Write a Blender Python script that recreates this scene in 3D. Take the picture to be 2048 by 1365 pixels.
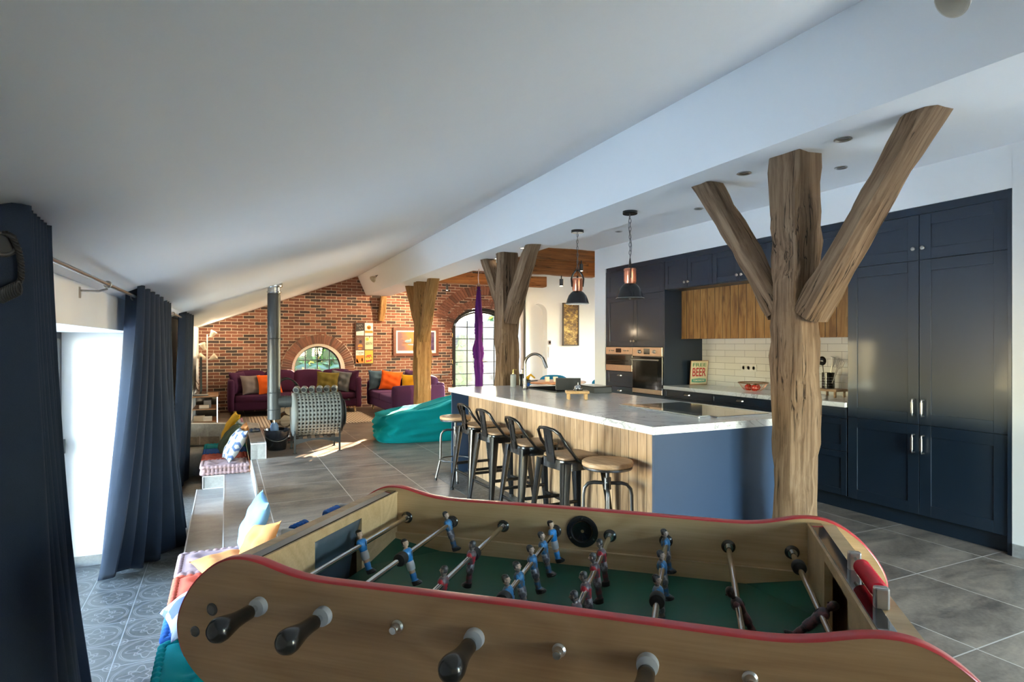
import bpy, bmesh, math, random
from mathutils import Vector as V, Matrix as MX
PI = math.pi; R = math.radians
rnd = random.Random(7)
for _o in list(bpy.data.objects): bpy.data.objects.remove(_o)
SC = bpy.context.scene; COL = SC.collection
# ---------------------------------------------------------------- camera
cam_d = bpy.data.cameras.new('camera'); cam = bpy.data.objects.new('camera', cam_d); COL.objects.link(cam)
cam.location = (0, 0, 1.43); cam.rotation_euler = (R(90), 0, -math.atan(572/1215))
cam_d.sensor_width = 36; cam_d.lens = 1215/2048*36; cam_d.shift_y = 6.5/2048; cam_d.clip_start = .05
SC.camera = cam
# ---------------------------------------------------------------- world, sun, exposure
SC.view_settings.view_transform = 'Standard'; SC.view_settings.look = 'None'
SC.view_settings.exposure = 0.8; SC.view_settings.gamma = 1; SC.view_settings.use_curve_mapping = False
wd = bpy.data.worlds.new('sky'); SC.world = wd; wd.use_nodes = True
wn = wd.node_tree.nodes; wl = wd.node_tree.links
sky = wn.new('ShaderNodeTexSky'); sky.sky_type = 'NISHITA'; sky.sun_disc = False
sky.sun_elevation = R(24); sky.sun_rotation = R(31); sky.air_density = 1.3; sky.dust_density = .6; sky.ozone_density = 1.5
wl.new(sky.outputs[0], wn['Background'].inputs[0]); wn['Background'].inputs[1].default_value = 5.6
def lamp(name, kind, loc, rot, energy, color, size=.1, size_y=None, spot=None, portal=False, parent=None):
    d = bpy.data.lights.new(name, kind); d.energy = energy; d.color = color
    if kind == 'SUN': d.angle = size
    elif kind == 'AREA':
        d.size = size
        if size_y: d.shape = 'RECTANGLE'; d.size_y = size_y
        d.cycles.is_portal = portal
    else:
        d.shadow_soft_size = size
        if spot: d.spot_size = spot; d.spot_blend = .6
    o = bpy.data.objects.new(name, d); COL.objects.link(o); o.location = loc; o.rotation_euler = rot
    if parent: o.parent = parent
    return o
def aim(dirv): return V(dirv).to_track_quat('-Z', 'Y').to_euler()
SUN_DIR = V((-.584*math.cos(R(15)), -.811*math.cos(R(15)), -math.sin(R(15))))
lamp('sun', 'SUN', (12, 20, 9), aim(SUN_DIR), 80, (1, .78, .54), R(.6))
# sky portals in the window openings of the room
lamp('portal_window', 'AREA', (3.6, -2.45, 1.05), aim((0, 1, 0)), 1, (1, 1, 1), 2.0, 2.1, portal=True)
lamp('portal_window', 'AREA', (-1.42, 4.7, .55), aim((1, 0, 0)), 1, (1, 1, 1), 3.0, 1.98, portal=True)
lamp('portal_window', 'AREA', (-1.36, 7.65, .55), aim((1, 0, 0)), 1, (1, 1, 1), 1.4, 1.98, portal=True)
lamp('portal_window', 'AREA', (5.81, 14.4, 1.15), aim((0, -1, 0)), 1, (1, 1, 1), 1.62, 2.4, portal=True)
lamp('portal_window', 'AREA', (1.857, 14.4, .89), aim((0, -1, 0)), 1, (1, 1, 1), 1.1, 1.1, portal=True)
lamp('portal_window', 'AREA', (10.5, 10.4, 1.3), aim((-1, 0, 0)), 1, (1, 1, 1), 3.2, 2.2, portal=True)  # portal of the unseen window added to the dining side wall
# ---------------------------------------------------------------- mesh builder
def frame_to(d, up=(0, 0, 1)):
    z = V(d).normalized(); u = V(up)
    if abs(z.dot(u)) > .99: u = V((1, 0, 0)) if abs(z.x) < .9 else V((0, 1, 0))
    x = u.cross(z).normalized(); y = z.cross(x)
    return MX((x, y, z)).transposed().to_4x4()
def TR(x=0, y=0, z=0): return MX.Translation((x, y, z))
def RZ(a): return MX.Rotation(a, 4, 'Z')
def RX(a): return MX.Rotation(a, 4, 'X')
def RY(a): return MX.Rotation(a, 4, 'Y')
class MB:
    def __init__(s): s.bm = bmesh.new(); s.mi = 0; s.M = MX()
    def mat(s, i): s.mi = i; return s
    def _v(s, p): return s.bm.verts.new(s.M @ V(p))
    def _f(s, vs):
        try: f = s.bm.faces.new(vs)
        except ValueError: return None
        f.material_index = s.mi; f.smooth = True; return f
    def box(s, x0, x1, y0, y1, z0, z1, bev=0, M=None):
        o = s.M
        if M: s.M = o @ M
        v = [s._v(p) for p in ((x0,y0,z0),(x1,y0,z0),(x1,y1,z0),(x0,y1,z0),(x0,y0,z1),(x1,y0,z1),(x1,y1,z1),(x0,y1,z1))]
        fs = [s._f([v[i] for i in q]) for q in ((3,2,1,0),(4,5,6,7),(0,1,5,4),(1,2,6,5),(2,3,7,6),(3,0,4,7))]
        for f in fs: f.smooth = False
        if bev:
            es = list({e for f in fs for e in f.edges})
            r = bmesh.ops.bevel(s.bm, geom=es, offset=bev, segments=2, profile=.5, affect='EDGES', clamp_overlap=True)
            for f in r['faces']: f.material_index = s.mi; f.smooth = False
        s.M = o; return s
    def cbox(s, c, d, bev=0, M=None):
        return s.box(c[0]-d[0]/2, c[0]+d[0]/2, c[1]-d[1]/2, c[1]+d[1]/2, c[2]-d[2]/2, c[2]+d[2]/2, bev, M)
    def rings(s, rs, caps=True, closed=False):
        vs = [[s._v(p) for p in r] for r in rs]; n = len(vs[0])
        pr = list(zip(vs[:-1], vs[1:])) + ([(vs[-1], vs[0])] if closed else [])
        for a, b in pr:
            for i in range(n): s._f([a[i], a[(i+1) % n], b[(i+1) % n], b[i]])
        if caps and not closed: s._f(vs[0][::-1]); s._f(vs[-1])
        return s
    def cyl(s, p0, p1, r0, r1=None, seg=16, caps=True):
        p0, p1 = V(p0), V(p1); F = frame_to(p1-p0); r1 = r0 if r1 is None else r1
        return s.rings([[p + (F @ V((r*math.cos(2*PI*i/seg), r*math.sin(2*PI*i/seg), 0))) for i in range(seg)] for p, r in ((p0, r0), (p1, r1))], caps)
    def tube(s, pts, r, seg=8, closed=False, flat=1):
        P = [V(p) for p in pts]; n = len(P); rs = []
        up = None
        for i in range(n):
            if closed: d = P[(i+1) % n]-P[i-1]
            else: d = P[min(i+1, n-1)]-P[max(i-1, 0)]
            d.normalize()
            if up is None: F = frame_to(d); up = F.to_3x3().col[1].copy()
            up = (up - d*up.dot(d)); up.normalize(); x = up.cross(d)
            rr = r[i] if isinstance(r, (list, tuple)) else r
            rs.append([P[i] + x*rr*math.cos(2*PI*k/seg) + up*rr*flat*math.sin(2*PI*k/seg) for k in range(seg)])
        return s.rings(rs, True, closed)
    def lathe(s, prof, seg=24, M=None, sx=1, sy=1):
        o = s.M
        if M: s.M = o @ M
        s.rings([[(max(r, .0002)*sx*math.cos(2*PI*i/seg), max(r, .0002)*sy*math.sin(2*PI*i/seg), z) for i in range(seg)] for r, z in prof])
        s.M = o; return s
    def prism(s, poly, d, M=None):      # poly in local XY, extruded along +Z by d
        o = s.M
        if M: s.M = o @ M
        a = [s._v((x, y, 0)) for x, y in poly]; b = [s._v((x, y, d)) for x, y in poly]; n = len(a)
        s._f(a[::-1]); s._f(b)
        for i in range(n): s._f([a[i], a[(i+1) % n], b[(i+1) % n], b[i]])
        s.M = o; return s
    def plate(s, loops, d, M=None):      # polygon with holes, extruded
        o = s.M
        if M: s.M = o @ M
        bm = s.bm
        for z in (0, d):
            es = []
            for L in loops:
                vs = [s._v((x, y, z)) for x, y in L]
                es += [bm.edges.new((vs[i], vs[(i+1) % len(vs)])) for i in range(len(vs))]
            r = bmesh.ops.triangle_fill(bm, edges=es, use_beauty=True, use_dissolve=False)
            for f in r['geom']:
                if isinstance(f, bmesh.types.BMFace): f.material_index = s.mi; f.smooth = True
        for L in loops:
            for i in range(len(L)):
                p, q = L[i], L[(i+1) % len(L)]
                s._f([s._v((p[0], p[1], 0)), s._v((q[0], q[1], 0)), s._v((q[0], q[1], d)), s._v((p[0], p[1], d))])
        s.M = o; return s
    def ball(s, c, r, seg=16, n=10, M=None):
        r = (r, r, r) if not isinstance(r, (tuple, list)) else r
        o = s.M; s.M = o @ TR(*c) @ (M or MX())
        s.rings([[(r[0]*math.sin(PI*max(.01, min(.99, j/n)))*math.cos(2*PI*i/seg), r[1]*math.sin(PI*max(.01, min(.99, j/n)))*math.sin(2*PI*i/seg), -r[2]*math.cos(PI*j/n)) for i in range(seg)] for j in range(n+1)])
        s.M = o; return s
    def grid(s, fn, nu, nv, closeu=False):
        vs = [[s._v(fn(i/nu, j/nv)) for i in range(nu + (0 if closeu else 1))] for j in range(nv+1)]
        m = len(vs[0])
        for j in range(nv):
            for i in range(nu): s._f([vs[j][i], vs[j][(i+1) % m], vs[j+1][(i+1) % m], vs[j+1][i]])
        return s
def obj(name, mb, mats, parent=None, loc=None, fn=None, M=None, sharp=38, weld=True):
    bm = mb.bm
    if fn:
        for v in bm.verts: v.co = fn(v.co)
    if weld: bmesh.ops.remove_doubles(bm, verts=bm.verts, dist=.00002)
    bmesh.ops.recalc_face_normals(bm, faces=bm.faces)
    ca = R(sharp)
    for e in bm.edges:
        if len(e.link_faces) == 2 and e.calc_face_angle(0) > ca: e.smooth = False
    me = bpy.data.meshes.new(name); bm.to_mesh(me); bm.free()
    for m in (mats if isinstance(mats, (list, tuple)) else [mats]): me.materials.append(m)
    o = bpy.data.objects.new(name, me); COL.objects.link(o)
    if parent: o.parent = parent
    if M is not None: o.matrix_local = M
    if loc: o.location = loc
    return o
def tag(o, label, cat, group=None):
    o['label'] = label; o['category'] = cat
    if group: o['group'] = group
    return o
def thing(name, label, cat, loc=(0, 0, 0), rz=0, group=None, M=None):
    o = bpy.data.objects.new(name, None); COL.objects.link(o); o.empty_display_size = .05
    if M is not None: o.matrix_world = M
    else: o.location = loc; o.rotation_euler = (0, 0, rz)
    return tag(o, label, cat, group)
def struct(name, mb, mats, parent=None, **k):
    o = obj(name, mb, mats, parent, **k)
    if not parent: o['kind'] = 'structure'; o['label'] = name.replace('_', ' '); o['category'] = name.split('_')[0]
    return o
def slabel(o, label, cat): o['label'] = label; o['category'] = cat; return o
def copy_tree(o, parent=None):
    c = o.copy(); COL.objects.link(c)
    if parent: c.parent = parent
    for ch in list(o.children): copy_tree(ch, c)
    return c
def text_mb(txt, w, h, M, depth=.002, shear=0, mb=None):
    cu = bpy.data.curves.new('t', 'FONT'); cu.body = txt; cu.align_x = 'CENTER'; cu.align_y = 'CENTER'; cu.extrude = .001; cu.shear = shear; cu.offset = .012
    to = bpy.data.objects.new('t', cu); COL.objects.link(to)
    dg = bpy.context.evaluated_depsgraph_get(); me = bpy.data.meshes.new_from_object(to.evaluated_get(dg))
    xs = [v.co.x for v in me.vertices]; ys = [v.co.y for v in me.vertices]
    bpy.data.objects.remove(to); bpy.data.curves.remove(cu)
    mb = mb or MB(); x0, x1, y0, y1 = min(xs), max(xs), min(ys), max(ys)
    nv = [mb._v(M @ V(((v.co.x-(x0+x1)/2)/(x1-x0)*w, (v.co.y-(y0+y1)/2)/(y1-y0)*h, depth if v.co.z > 0 else 0))) for v in me.vertices]
    for p in me.polygons: mb._f([nv[i] for i in p.vertices])
    bpy.data.meshes.remove(me); return mb
# ================================================================ materials
def nt(name):
    m = bpy.data.materials.new(name); m.use_nodes = True
    return m, m.node_tree.nodes, m.node_tree.links, m.node_tree.nodes['Principled BSDF']
def setp(b, **k):
    for a, v in k.items():
        i = b.inputs[a.replace('_', ' ')]
        i.default_value = (*v, 1) if isinstance(v, tuple) and len(v) == 3 else v
def math_n(n, l, op, a, b=None, c=None):
    x = n.new('ShaderNodeMath'); x.operation = op
    for i, q in enumerate((a, b, c)):
        if q is None: continue
        if isinstance(q, (int, float)): x.inputs[i].default_value = q
        else: l.new(q, x.inputs[i])
    return x.outputs[0]
def mix_n(n, l, f, a, b, mode='MIX'):
    x = n.new('ShaderNodeMix'); x.data_type = 'RGBA'; x.blend_type = mode
    for i, q in ((0, f), (6, a), (7, b)):
        if isinstance(q, (int, float)): x.inputs[i].default_value = q
        elif isinstance(q, tuple): x.inputs[i].default_value = (*q, 1)
        else: l.new(q, x.inputs[i])
    return x.outputs[2]
def ramp_n(n, l, f, stops):
    x = n.new('ShaderNodeValToRGB'); e = x.color_ramp.elements
    while len(e) < len(stops): e.new(.5)
    for q, (p, c) in zip(e, stops): q.position = p; q.color = (*c, 1) if len(c) == 3 else c
    l.new(f, x.inputs[0]); return x.outputs[0]
def coord(n, l, scale=(1, 1, 1), rot=(0, 0, 0), loc=(0, 0, 0), kind='Object'):
    t = n.new('ShaderNodeTexCoord'); m = n.new('ShaderNodeMapping')
    m.inputs['Scale'].default_value = scale; m.inputs['Rotation'].default_value = rot; m.inputs['Location'].default_value = loc
    l.new(t.outputs[kind], m.inputs[0]); return m.outputs[0]
def noise_n(n, l, vec, scale, detail=4, rough=.55, dist=0):
    x = n.new('ShaderNodeTexNoise'); x.inputs['Scale'].default_value = scale; x.inputs['Detail'].default_value = detail
    x.inputs['Roughness'].default_value = rough; x.inputs['Distortion'].default_value = dist
    l.new(vec, x.inputs['Vector']); return x.outputs[0]
def bump_n(n, l, h, b, strength=.3, dist=.005):
    x = n.new('ShaderNodeBump'); x.inputs['Strength'].default_value = strength; x.inputs['Distance'].default_value = dist
    l.new(h, x.inputs['Height']); l.new(x.outputs[0], b.inputs['Normal'])
def plain(name, c, rough=.5, metal=0, var=.06, bump=0, bscale=200, sheen=0, coat=0, emit=None, estr=0, spec=None):
    m, n, l, b = nt(name); setp(b, Roughness=rough, Metallic=metal)
    v = coord(n, l); f = noise_n(n, l, v, 9, 3)
    l.new(mix_n(n, l, f, tuple(min(1, x*(1-var)) for x in c), tuple(min(1, x*(1+var)) for x in c)), b.inputs['Base Color'])
    if bump: bump_n(n, l, noise_n(n, l, v, bscale, 2), b, bump, .002)
    if sheen: setp(b, Sheen_Weight=sheen, Sheen_Roughness=.4); b.inputs['Sheen Tint'].default_value = (*[min(1, x*2.5+.05) for x in c], 1)
    if coat: setp(b, Coat_Weight=coat, Coat_Roughness=.08)
    if spec is not None: b.inputs['Specular IOR Level'].default_value = spec
    if emit: setp(b, Emission_Color=emit, Emission_Strength=estr)
    return m
def fabric(name, c, sheen=.3, scale=260, var=.12):
    m, n, l, b = nt(name); setp(b, Roughness=.9, Sheen_Weight=sheen, Sheen_Roughness=.5)
    b.inputs['Sheen Tint'].default_value = (*[min(1, x*2+.05) for x in c], 1); b.inputs['Specular IOR Level'].default_value = .15
    v = coord(n, l); f = noise_n(n, l, v, 5, 5); g = noise_n(n, l, v, scale, 2)
    k = math_n(n, l, 'MULTIPLY_ADD', g, .5, math_n(n, l, 'MULTIPLY', f, .5))
    l.new(mix_n(n, l, k, tuple(x*(1-var*2) for x in c), tuple(min(1, x*(1+var*2)) for x in c)), b.inputs['Base Color'])
    bump_n(n, l, k, b, .35, .004); return m
def oldwood(name, dark, mid, light, axis=2, rough=.8, bump=.8, crack=.55):
    m, n, l, b = nt(name); setp(b, Roughness=rough); b.inputs['Specular IOR Level'].default_value = .2
    s = [9, 9, 9]; s[axis] = .8; v = coord(n, l, tuple(s)); f = noise_n(n, l, v, 1.6, 8, .6, .6)
    s2 = [30, 30, 30]; s2[axis] = 1.1; v2 = coord(n, l, tuple(s2)); g = noise_n(n, l, v2, 1.5, 6, .65, .3)
    s3 = [5.5, 5.5, 5.5]; s3[axis] = .2; v3 = coord(n, l, tuple(s3)); h = noise_n(n, l, v3, 2.4, 4, .6, .35)
    base = ramp_n(n, l, f, [(.25, dark), (.5, mid), (.75, light)])
    base = mix_n(n, l, .55, base, ramp_n(n, l, g, [(.3, dark), (.6, light)]))
    big = noise_n(n, l, coord(n, l, (2, 2, 1.3)), 1.5, 3)
    base = mix_n(n, l, math_n(n, l, 'MULTIPLY', big, .5), base, mid, 'OVERLAY')
    ck = ramp_n(n, l, h, [(.0, (1, 1, 1)), (.485, (1, 1, 1)), (.5, (.0, .0, .0)), (.515, (1, 1, 1))])
    mask = ramp_n(n, l, noise_n(n, l, coord(n, l, (3, 3, 1.2)), 1.4, 2), [(crack-.04, (1, 1, 1)), (crack+.04, (0, 0, 0))])
    ck = math_n(n, l, 'MAXIMUM', ck, mask)
    l.new(mix_n(n, l, ck, tuple(x*.12 for x in dark), base), b.inputs['Base Color'])
    hh = math_n(n, l, 'ADD', math_n(n, l, 'MULTIPLY', g, .5), math_n(n, l, 'MULTIPLY', ck, .8))
    bump_n(n, l, hh, b, bump, .012); return m
def planks(name, dark, mid, light, axis_w, width, axis_l=2, rough=.5, knots=True):
    # boards run along axis_l, one board every 'width' along axis_w
    m, n, l, b = nt(name); setp(b, Roughness=rough); b.inputs['Specular IOR Level'].default_value = .3
    t = n.new('ShaderNodeTexCoord'); sp = n.new('ShaderNodeSeparateXYZ'); l.new(t.outputs['Object'], sp.inputs[0])
    w = math_n(n, l, 'DIVIDE', sp.outputs[axis_w], width); idx = math_n(n, l, 'FLOOR', w); fr = math_n(n, l, 'FRACT', w)
    wn_ = n.new('ShaderNodeTexWhiteNoise'); wn_.noise_dimensions = '1D'; l.new(idx, wn_.inputs['W'])
    off = n.new('ShaderNodeCombineXYZ'); l.new(math_n(n, l, 'MULTIPLY', wn_.outputs[0], 37), off.inputs[axis_l])
    va = n.new('ShaderNodeVectorMath'); va.operation = 'ADD'; l.new(t.outputs['Object'], va.inputs[0]); l.new(off.outputs[0], va.inputs[1])
    mp = n.new('ShaderNodeMapping'); s = [14, 14, 14]; s[axis_l] = 1.6; mp.inputs['Scale'].default_value = s; l.new(va.outputs[0], mp.inputs[0])
    f = noise_n(n, l, mp.outputs[0], 1.5, 7, .6, .8)
    mp2 = n.new('ShaderNodeMapping'); s = [6, 6, 6]; s[axis_l] = 3; mp2.inputs['Scale'].default_value = s; l.new(va.outputs[0], mp2.inputs[0])
    kn = noise_n(n, l, mp2.outputs[0], 1.1, 2)
    base = ramp_n(n, l, f, [(.28, dark), (.5, mid), (.72, light)])
    base = mix_n(n, l, math_n(n, l, 'MULTIPLY', wn_.outputs[0], .25), base, dark)
    if knots: base = mix_n(n, l, ramp_n(n, l, kn, [(.66, (0, 0, 0)), (.76, (1, 1, 1))]), base, tuple(x*.5 for x in dark))
    gr = math_n(n, l, 'LESS_THAN', math_n(n, l, 'MINIMUM', fr, math_n(n, l, 'SUBTRACT', 1, fr)), .026)
    l.new(mix_n(n, l, gr, base, tuple(x*.25 for x in dark)), b.inputs['Base Color'])
    bump_n(n, l, math_n(n, l, 'SUBTRACT', math_n(n, l, 'MULTIPLY', f, .3), gr), b, .5, .003); return m
def veneer(name, dark, light, axis=0, rough=.4, scale=1.0, coat=.15):
    m, n, l, b = nt(name); setp(b, Roughness=rough, Coat_Weight=coat, Coat_Roughness=.2)
    s = [6*scale]*3; s[axis] = 1.1*scale; v = coord(n, l, tuple(s)); f = noise_n(n, l, v, .9, 2, .45, .4)
    band = math_n(n, l, 'FRACT', math_n(n, l, 'MULTIPLY', f, 9)); band = math_n(n, l, 'PINGPONG', math_n(n, l, 'MULTIPLY', band, 2), 1)
    s = [150]*3; s[axis] = 5; g = noise_n(n, l, coord(n, l, tuple(s)), 1, 2); h = noise_n(n, l, coord(n, l, (3, 3, 3)), 1, 2)
    k = math_n(n, l, 'MULTIPLY_ADD', band, .22, math_n(n, l, 'MULTIPLY_ADD', g, .38, math_n(n, l, 'MULTIPLY', h, .4)))
    l.new(ramp_n(n, l, k, [(.25, dark), (.72, light)]), b.inputs['Base Color']); return m
def metal(name, c, rough=.3, var=.1):
    m, n, l, b = nt(name); setp(b, Metallic=1., Roughness=rough)
    v = coord(n, l); f = noise_n(n, l, v, 30, 3)
    l.new(mix_n(n, l, f, tuple(x*(1-var) for x in c), tuple(min(1, x*(1+var)) for x in c)), b.inputs['Base Color']); return m
def glass(name, tint=(1, 1, 1), refl=.08):
    m, n, l, b = nt(name); n.remove(b)
    tr = n.new('ShaderNodeBsdfTransparent'); tr.inputs[0].default_value = (*tint, 1); gl = n.new('ShaderNodeBsdfGlossy'); gl.inputs['Roughness'].default_value = .02
    fr = n.new('ShaderNodeFresnel'); fr.inputs[0].default_value = 1.45; mx = n.new('ShaderNodeMixShader')
    l.new(fr.outputs[0], mx.inputs[0]); l.new(tr.outputs[0], mx.inputs[1]); l.new(gl.outputs[0], mx.inputs[2])
    l.new(mx.outputs[0], n['Material Output'].inputs[0]); return m
def stone_tile(name, size, origin, dark, light, joint, rough=.35, jw=.006, flip=False, bump=.15, joints=True, pat=None):
    m, n, l, b = nt(name); t = n.new('ShaderNodeTexCoord'); sp = n.new('ShaderNodeSeparateXYZ'); l.new(t.outputs['Object'], sp.inputs[0])
    ax = sp.outputs[0]; ay = sp.outputs[1]
    fx = math_n(n, l, 'FRACT', math_n(n, l, 'DIVIDE', math_n(n, l, 'SUBTRACT', ax, origin[0]), size[0]))
    fy = math_n(n, l, 'FRACT', math_n(n, l, 'DIVIDE', math_n(n, l, 'SUBTRACT', ay, origin[1]), size[1]))
    ix = math_n(n, l, 'FLOOR', math_n(n, l, 'DIVIDE', math_n(n, l, 'SUBTRACT', ax, origin[0]), size[0]))
    iy = math_n(n, l, 'FLOOR', math_n(n, l, 'DIVIDE', math_n(n, l, 'SUBTRACT', ay, origin[1]), size[1]))
    wn_ = n.new('ShaderNodeTexWhiteNoise'); wn_.noise_dimensions = '2D'; cv = n.new('ShaderNodeCombineXYZ'); l.new(ix, cv.inputs[0]); l.new(iy, cv.inputs[1]); l.new(cv.outputs[0], wn_.inputs['Vector'])
    va = n.new('ShaderNodeVectorMath'); va.operation = 'MULTIPLY_ADD'; l.new(wn_.outputs['Color'], va.inputs[0]); va.inputs[1].default_value = (9, 9, 9); l.new(t.outputs['Object'], va.inputs[2])
    mp = n.new('ShaderNodeMapping'); mp.inputs['Scale'].default_value = (1, 2.2, 1); l.new(va.outputs[0], mp.inputs[0])
    f = noise_n(n, l, mp.outputs[0], 2.2, 8, .62, .6); g = noise_n(n, l, t.outputs['Object'], 45, 4)
    k = math_n(n, l, 'MULTIPLY_ADD', g, .2, math_n(n, l, 'MULTIPLY', f, .8))
    base = ramp_n(n, l, k, [(.3 if pat else .36, dark), (.68 if pat else .64, light)])
    h = math_n(n, l, 'MULTIPLY', k, .4)
    if pat:
        cx = math_n(n, l, 'SUBTRACT', fx, .5); cy = math_n(n, l, 'SUBTRACT', fy, .5)
        rr = math_n(n, l, 'SQRT', math_n(n, l, 'ADD', math_n(n, l, 'MULTIPLY', cx, cx), math_n(n, l, 'MULTIPLY', cy, cy)))
        an = math_n(n, l, 'ARCTAN2', cy, cx)
        ring = math_n(n, l, 'LESS_THAN', math_n(n, l, 'ABSOLUTE', math_n(n, l, 'SUBTRACT', math_n(n, l, 'PINGPONG', math_n(n, l, 'SUBTRACT', rr, .40), .03), .015)), .0085)
        ring = math_n(n, l, 'MULTIPLY', ring, math_n(n, l, 'MULTIPLY', math_n(n, l, 'GREATER_THAN', rr, .395), math_n(n, l, 'LESS_THAN', rr, .47)))
        pet = math_n(n, l, 'MULTIPLY_ADD', math_n(n, l, 'COSINE', math_n(n, l, 'MULTIPLY', an, 8)), .05, math_n(n, l, 'MULTIPLY_ADD', math_n(n, l, 'COSINE', math_n(n, l, 'MULTIPLY', an, 4)), .045, .25))
        p1 = math_n(n, l, 'LESS_THAN', math_n(n, l, 'ABSOLUTE', math_n(n, l, 'SUBTRACT', rr, pet)), .017)
        pet2 = math_n(n, l, 'MULTIPLY_ADD', math_n(n, l, 'COSINE', math_n(n, l, 'MULTIPLY_ADD', an, 4, PI)), .05, .14)
        p2 = math_n(n, l, 'LESS_THAN', math_n(n, l, 'ABSOLUTE', math_n(n, l, 'SUBTRACT', rr, pet2)), .016)
        # corner rosettes
        qx = math_n(n, l, 'MINIMUM', fx, math_n(n, l, 'SUBTRACT', 1, fx)); qy = math_n(n, l, 'MINIMUM', fy, math_n(n, l, 'SUBTRACT', 1, fy))
        qr = math_n(n, l, 'SQRT', math_n(n, l, 'ADD', math_n(n, l, 'MULTIPLY', qx, qx), math_n(n, l, 'MULTIPLY', qy, qy)))
        p3 = math_n(n, l, 'LESS_THAN', math_n(n, l, 'ABSOLUTE', math_n(n, l, 'SUBTRACT', qr, .13)), .012)
        p4 = math_n(n, l, 'LESS_THAN', math_n(n, l, 'ABSOLUTE', math_n(n, l, 'SUBTRACT', qr, .07)), .014)
        pt = math_n(n, l, 'MAXIMUM', math_n(n, l, 'MAXIMUM', math_n(n, l, 'MAXIMUM', ring, p1), math_n(n, l, 'MAXIMUM', p2, p3)), p4)
        base = mix_n(n, l, math_n(n, l, 'MULTIPLY', pt, math_n(n, l, 'MULTIPLY_ADD', f, .9, .25)), base, pat)
        h = math_n(n, l, 'MULTIPLY_ADD', pt, 1.2, h)
    if joints:
        jx = math_n(n, l, 'MULTIPLY', math_n(n, l, 'MINIMUM', fx, math_n(n, l, 'SUBTRACT', 1, fx)), size[0])
        jy = math_n(n, l, 'MULTIPLY', math_n(n, l, 'MINIMUM', fy, math_n(n, l, 'SUBTRACT', 1, fy)), size[1])
        j = math_n(n, l, 'LESS_THAN', math_n(n, l, 'MINIMUM', jx, jy), jw/2)
        base = mix_n(n, l, j, base, joint); h = math_n(n, l, 'SUBTRACT', h, j)
    l.new(base, b.inputs['Base Color'])
    l.new(math_n(n, l, 'MULTIPLY_ADD', f, .2, rough-.1), b.inputs['Roughness'])
    bump_n(n, l, h, b, bump, .004); return m
def brickmat(name, ax=0):
    m, n, l, b = nt(name); setp(b, Roughness=.85); t = n.new('ShaderNodeTexCoord'); sp = n.new('ShaderNodeSeparateXYZ'); l.new(t.outputs['Object'], sp.inputs[0])
    cv = n.new('ShaderNodeCombineXYZ'); l.new(sp.outputs[ax], cv.inputs[0]); l.new(sp.outputs[2], cv.inputs[1])
    wob = n.new('ShaderNodeVectorMath'); wob.operation = 'MULTIPLY_ADD'; nz = n.new('ShaderNodeTexNoise'); nz.inputs['Scale'].default_value = 9; nz.inputs['Detail'].default_value = 3; l.new(cv.outputs[0], nz.inputs[0])
    l.new(nz.outputs['Color'], wob.inputs[0]); wob.inputs[1].default_value = (.018, .018, 0); l.new(cv.outputs[0], wob.inputs[2])
    k = n.new('ShaderNodeTexBrick'); k.offset = .5; k.inputs['Scale'].default_value = 1; k.inputs['Brick Width'].default_value = .225; k.inputs['Row Height'].default_value = .066
    k.inputs['Mortar Size'].default_value = .0065; k.inputs['Mortar Smooth'].default_value = .25; k.inputs['Bias'].default_value = 0
    k.inputs['Color1'].default_value = (0, 0, 0, 1); k.inputs['Color2'].default_value = (1, 1, 1, 1); k.inputs['Mortar'].default_value = (.5, .5, .5, 1)
    l.new(wob.outputs[0], k.inputs[0])
    c = ramp_n(n, l, k.outputs['Color'], [(.0, (.045, .03, .026)), (.22, (.07, .04, .032)), (.3, (.14, .052, .032)), (.55, (.20, .07, .040)), (.85, (.25, .10, .06)), (1, (.28, .13, .085))])
    f = noise_n(n, l, t.outputs['Object'], 22, 6, .65); g = noise_n(n, l, t.outputs['Object'], 60, 4)
    c = mix_n(n, l, math_n(n, l, 'MULTIPLY', ramp_n(n, l, f, [(.5, (0, 0, 0)), (.75, (1, 1, 1))]), .55), c, (.06, .04, .035))
    c = mix_n(n, l, k.outputs['Fac'], c, (.52, .40, .30)); l.new(c, b.inputs['Base Color'])
    h = math_n(n, l, 'MULTIPLY_ADD', g, .35, math_n(n, l, 'SUBTRACT', 1, k.outputs['Fac'])); bump_n(n, l, h, b, .7, .012); return m
def voussoir(name):
    m, n, l, b = nt(name); setp(b, Roughness=.85); oi = n.new('ShaderNodeNewGeometry')
    c = ramp_n(n, l, oi.outputs['Random Per Island'], [(0, (.1, .05, .036)), (.25, (.19, .07, .042)), (1, (.28, .11, .065))])
    f = noise_n(n, l, coord(n, l), 40, 5); l.new(mix_n(n, l, math_n(n, l, 'MULTIPLY', f, .4), c, (.08, .05, .04)), b.inputs['Base Color']); bump_n(n, l, f, b, .6, .008); return m
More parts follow.
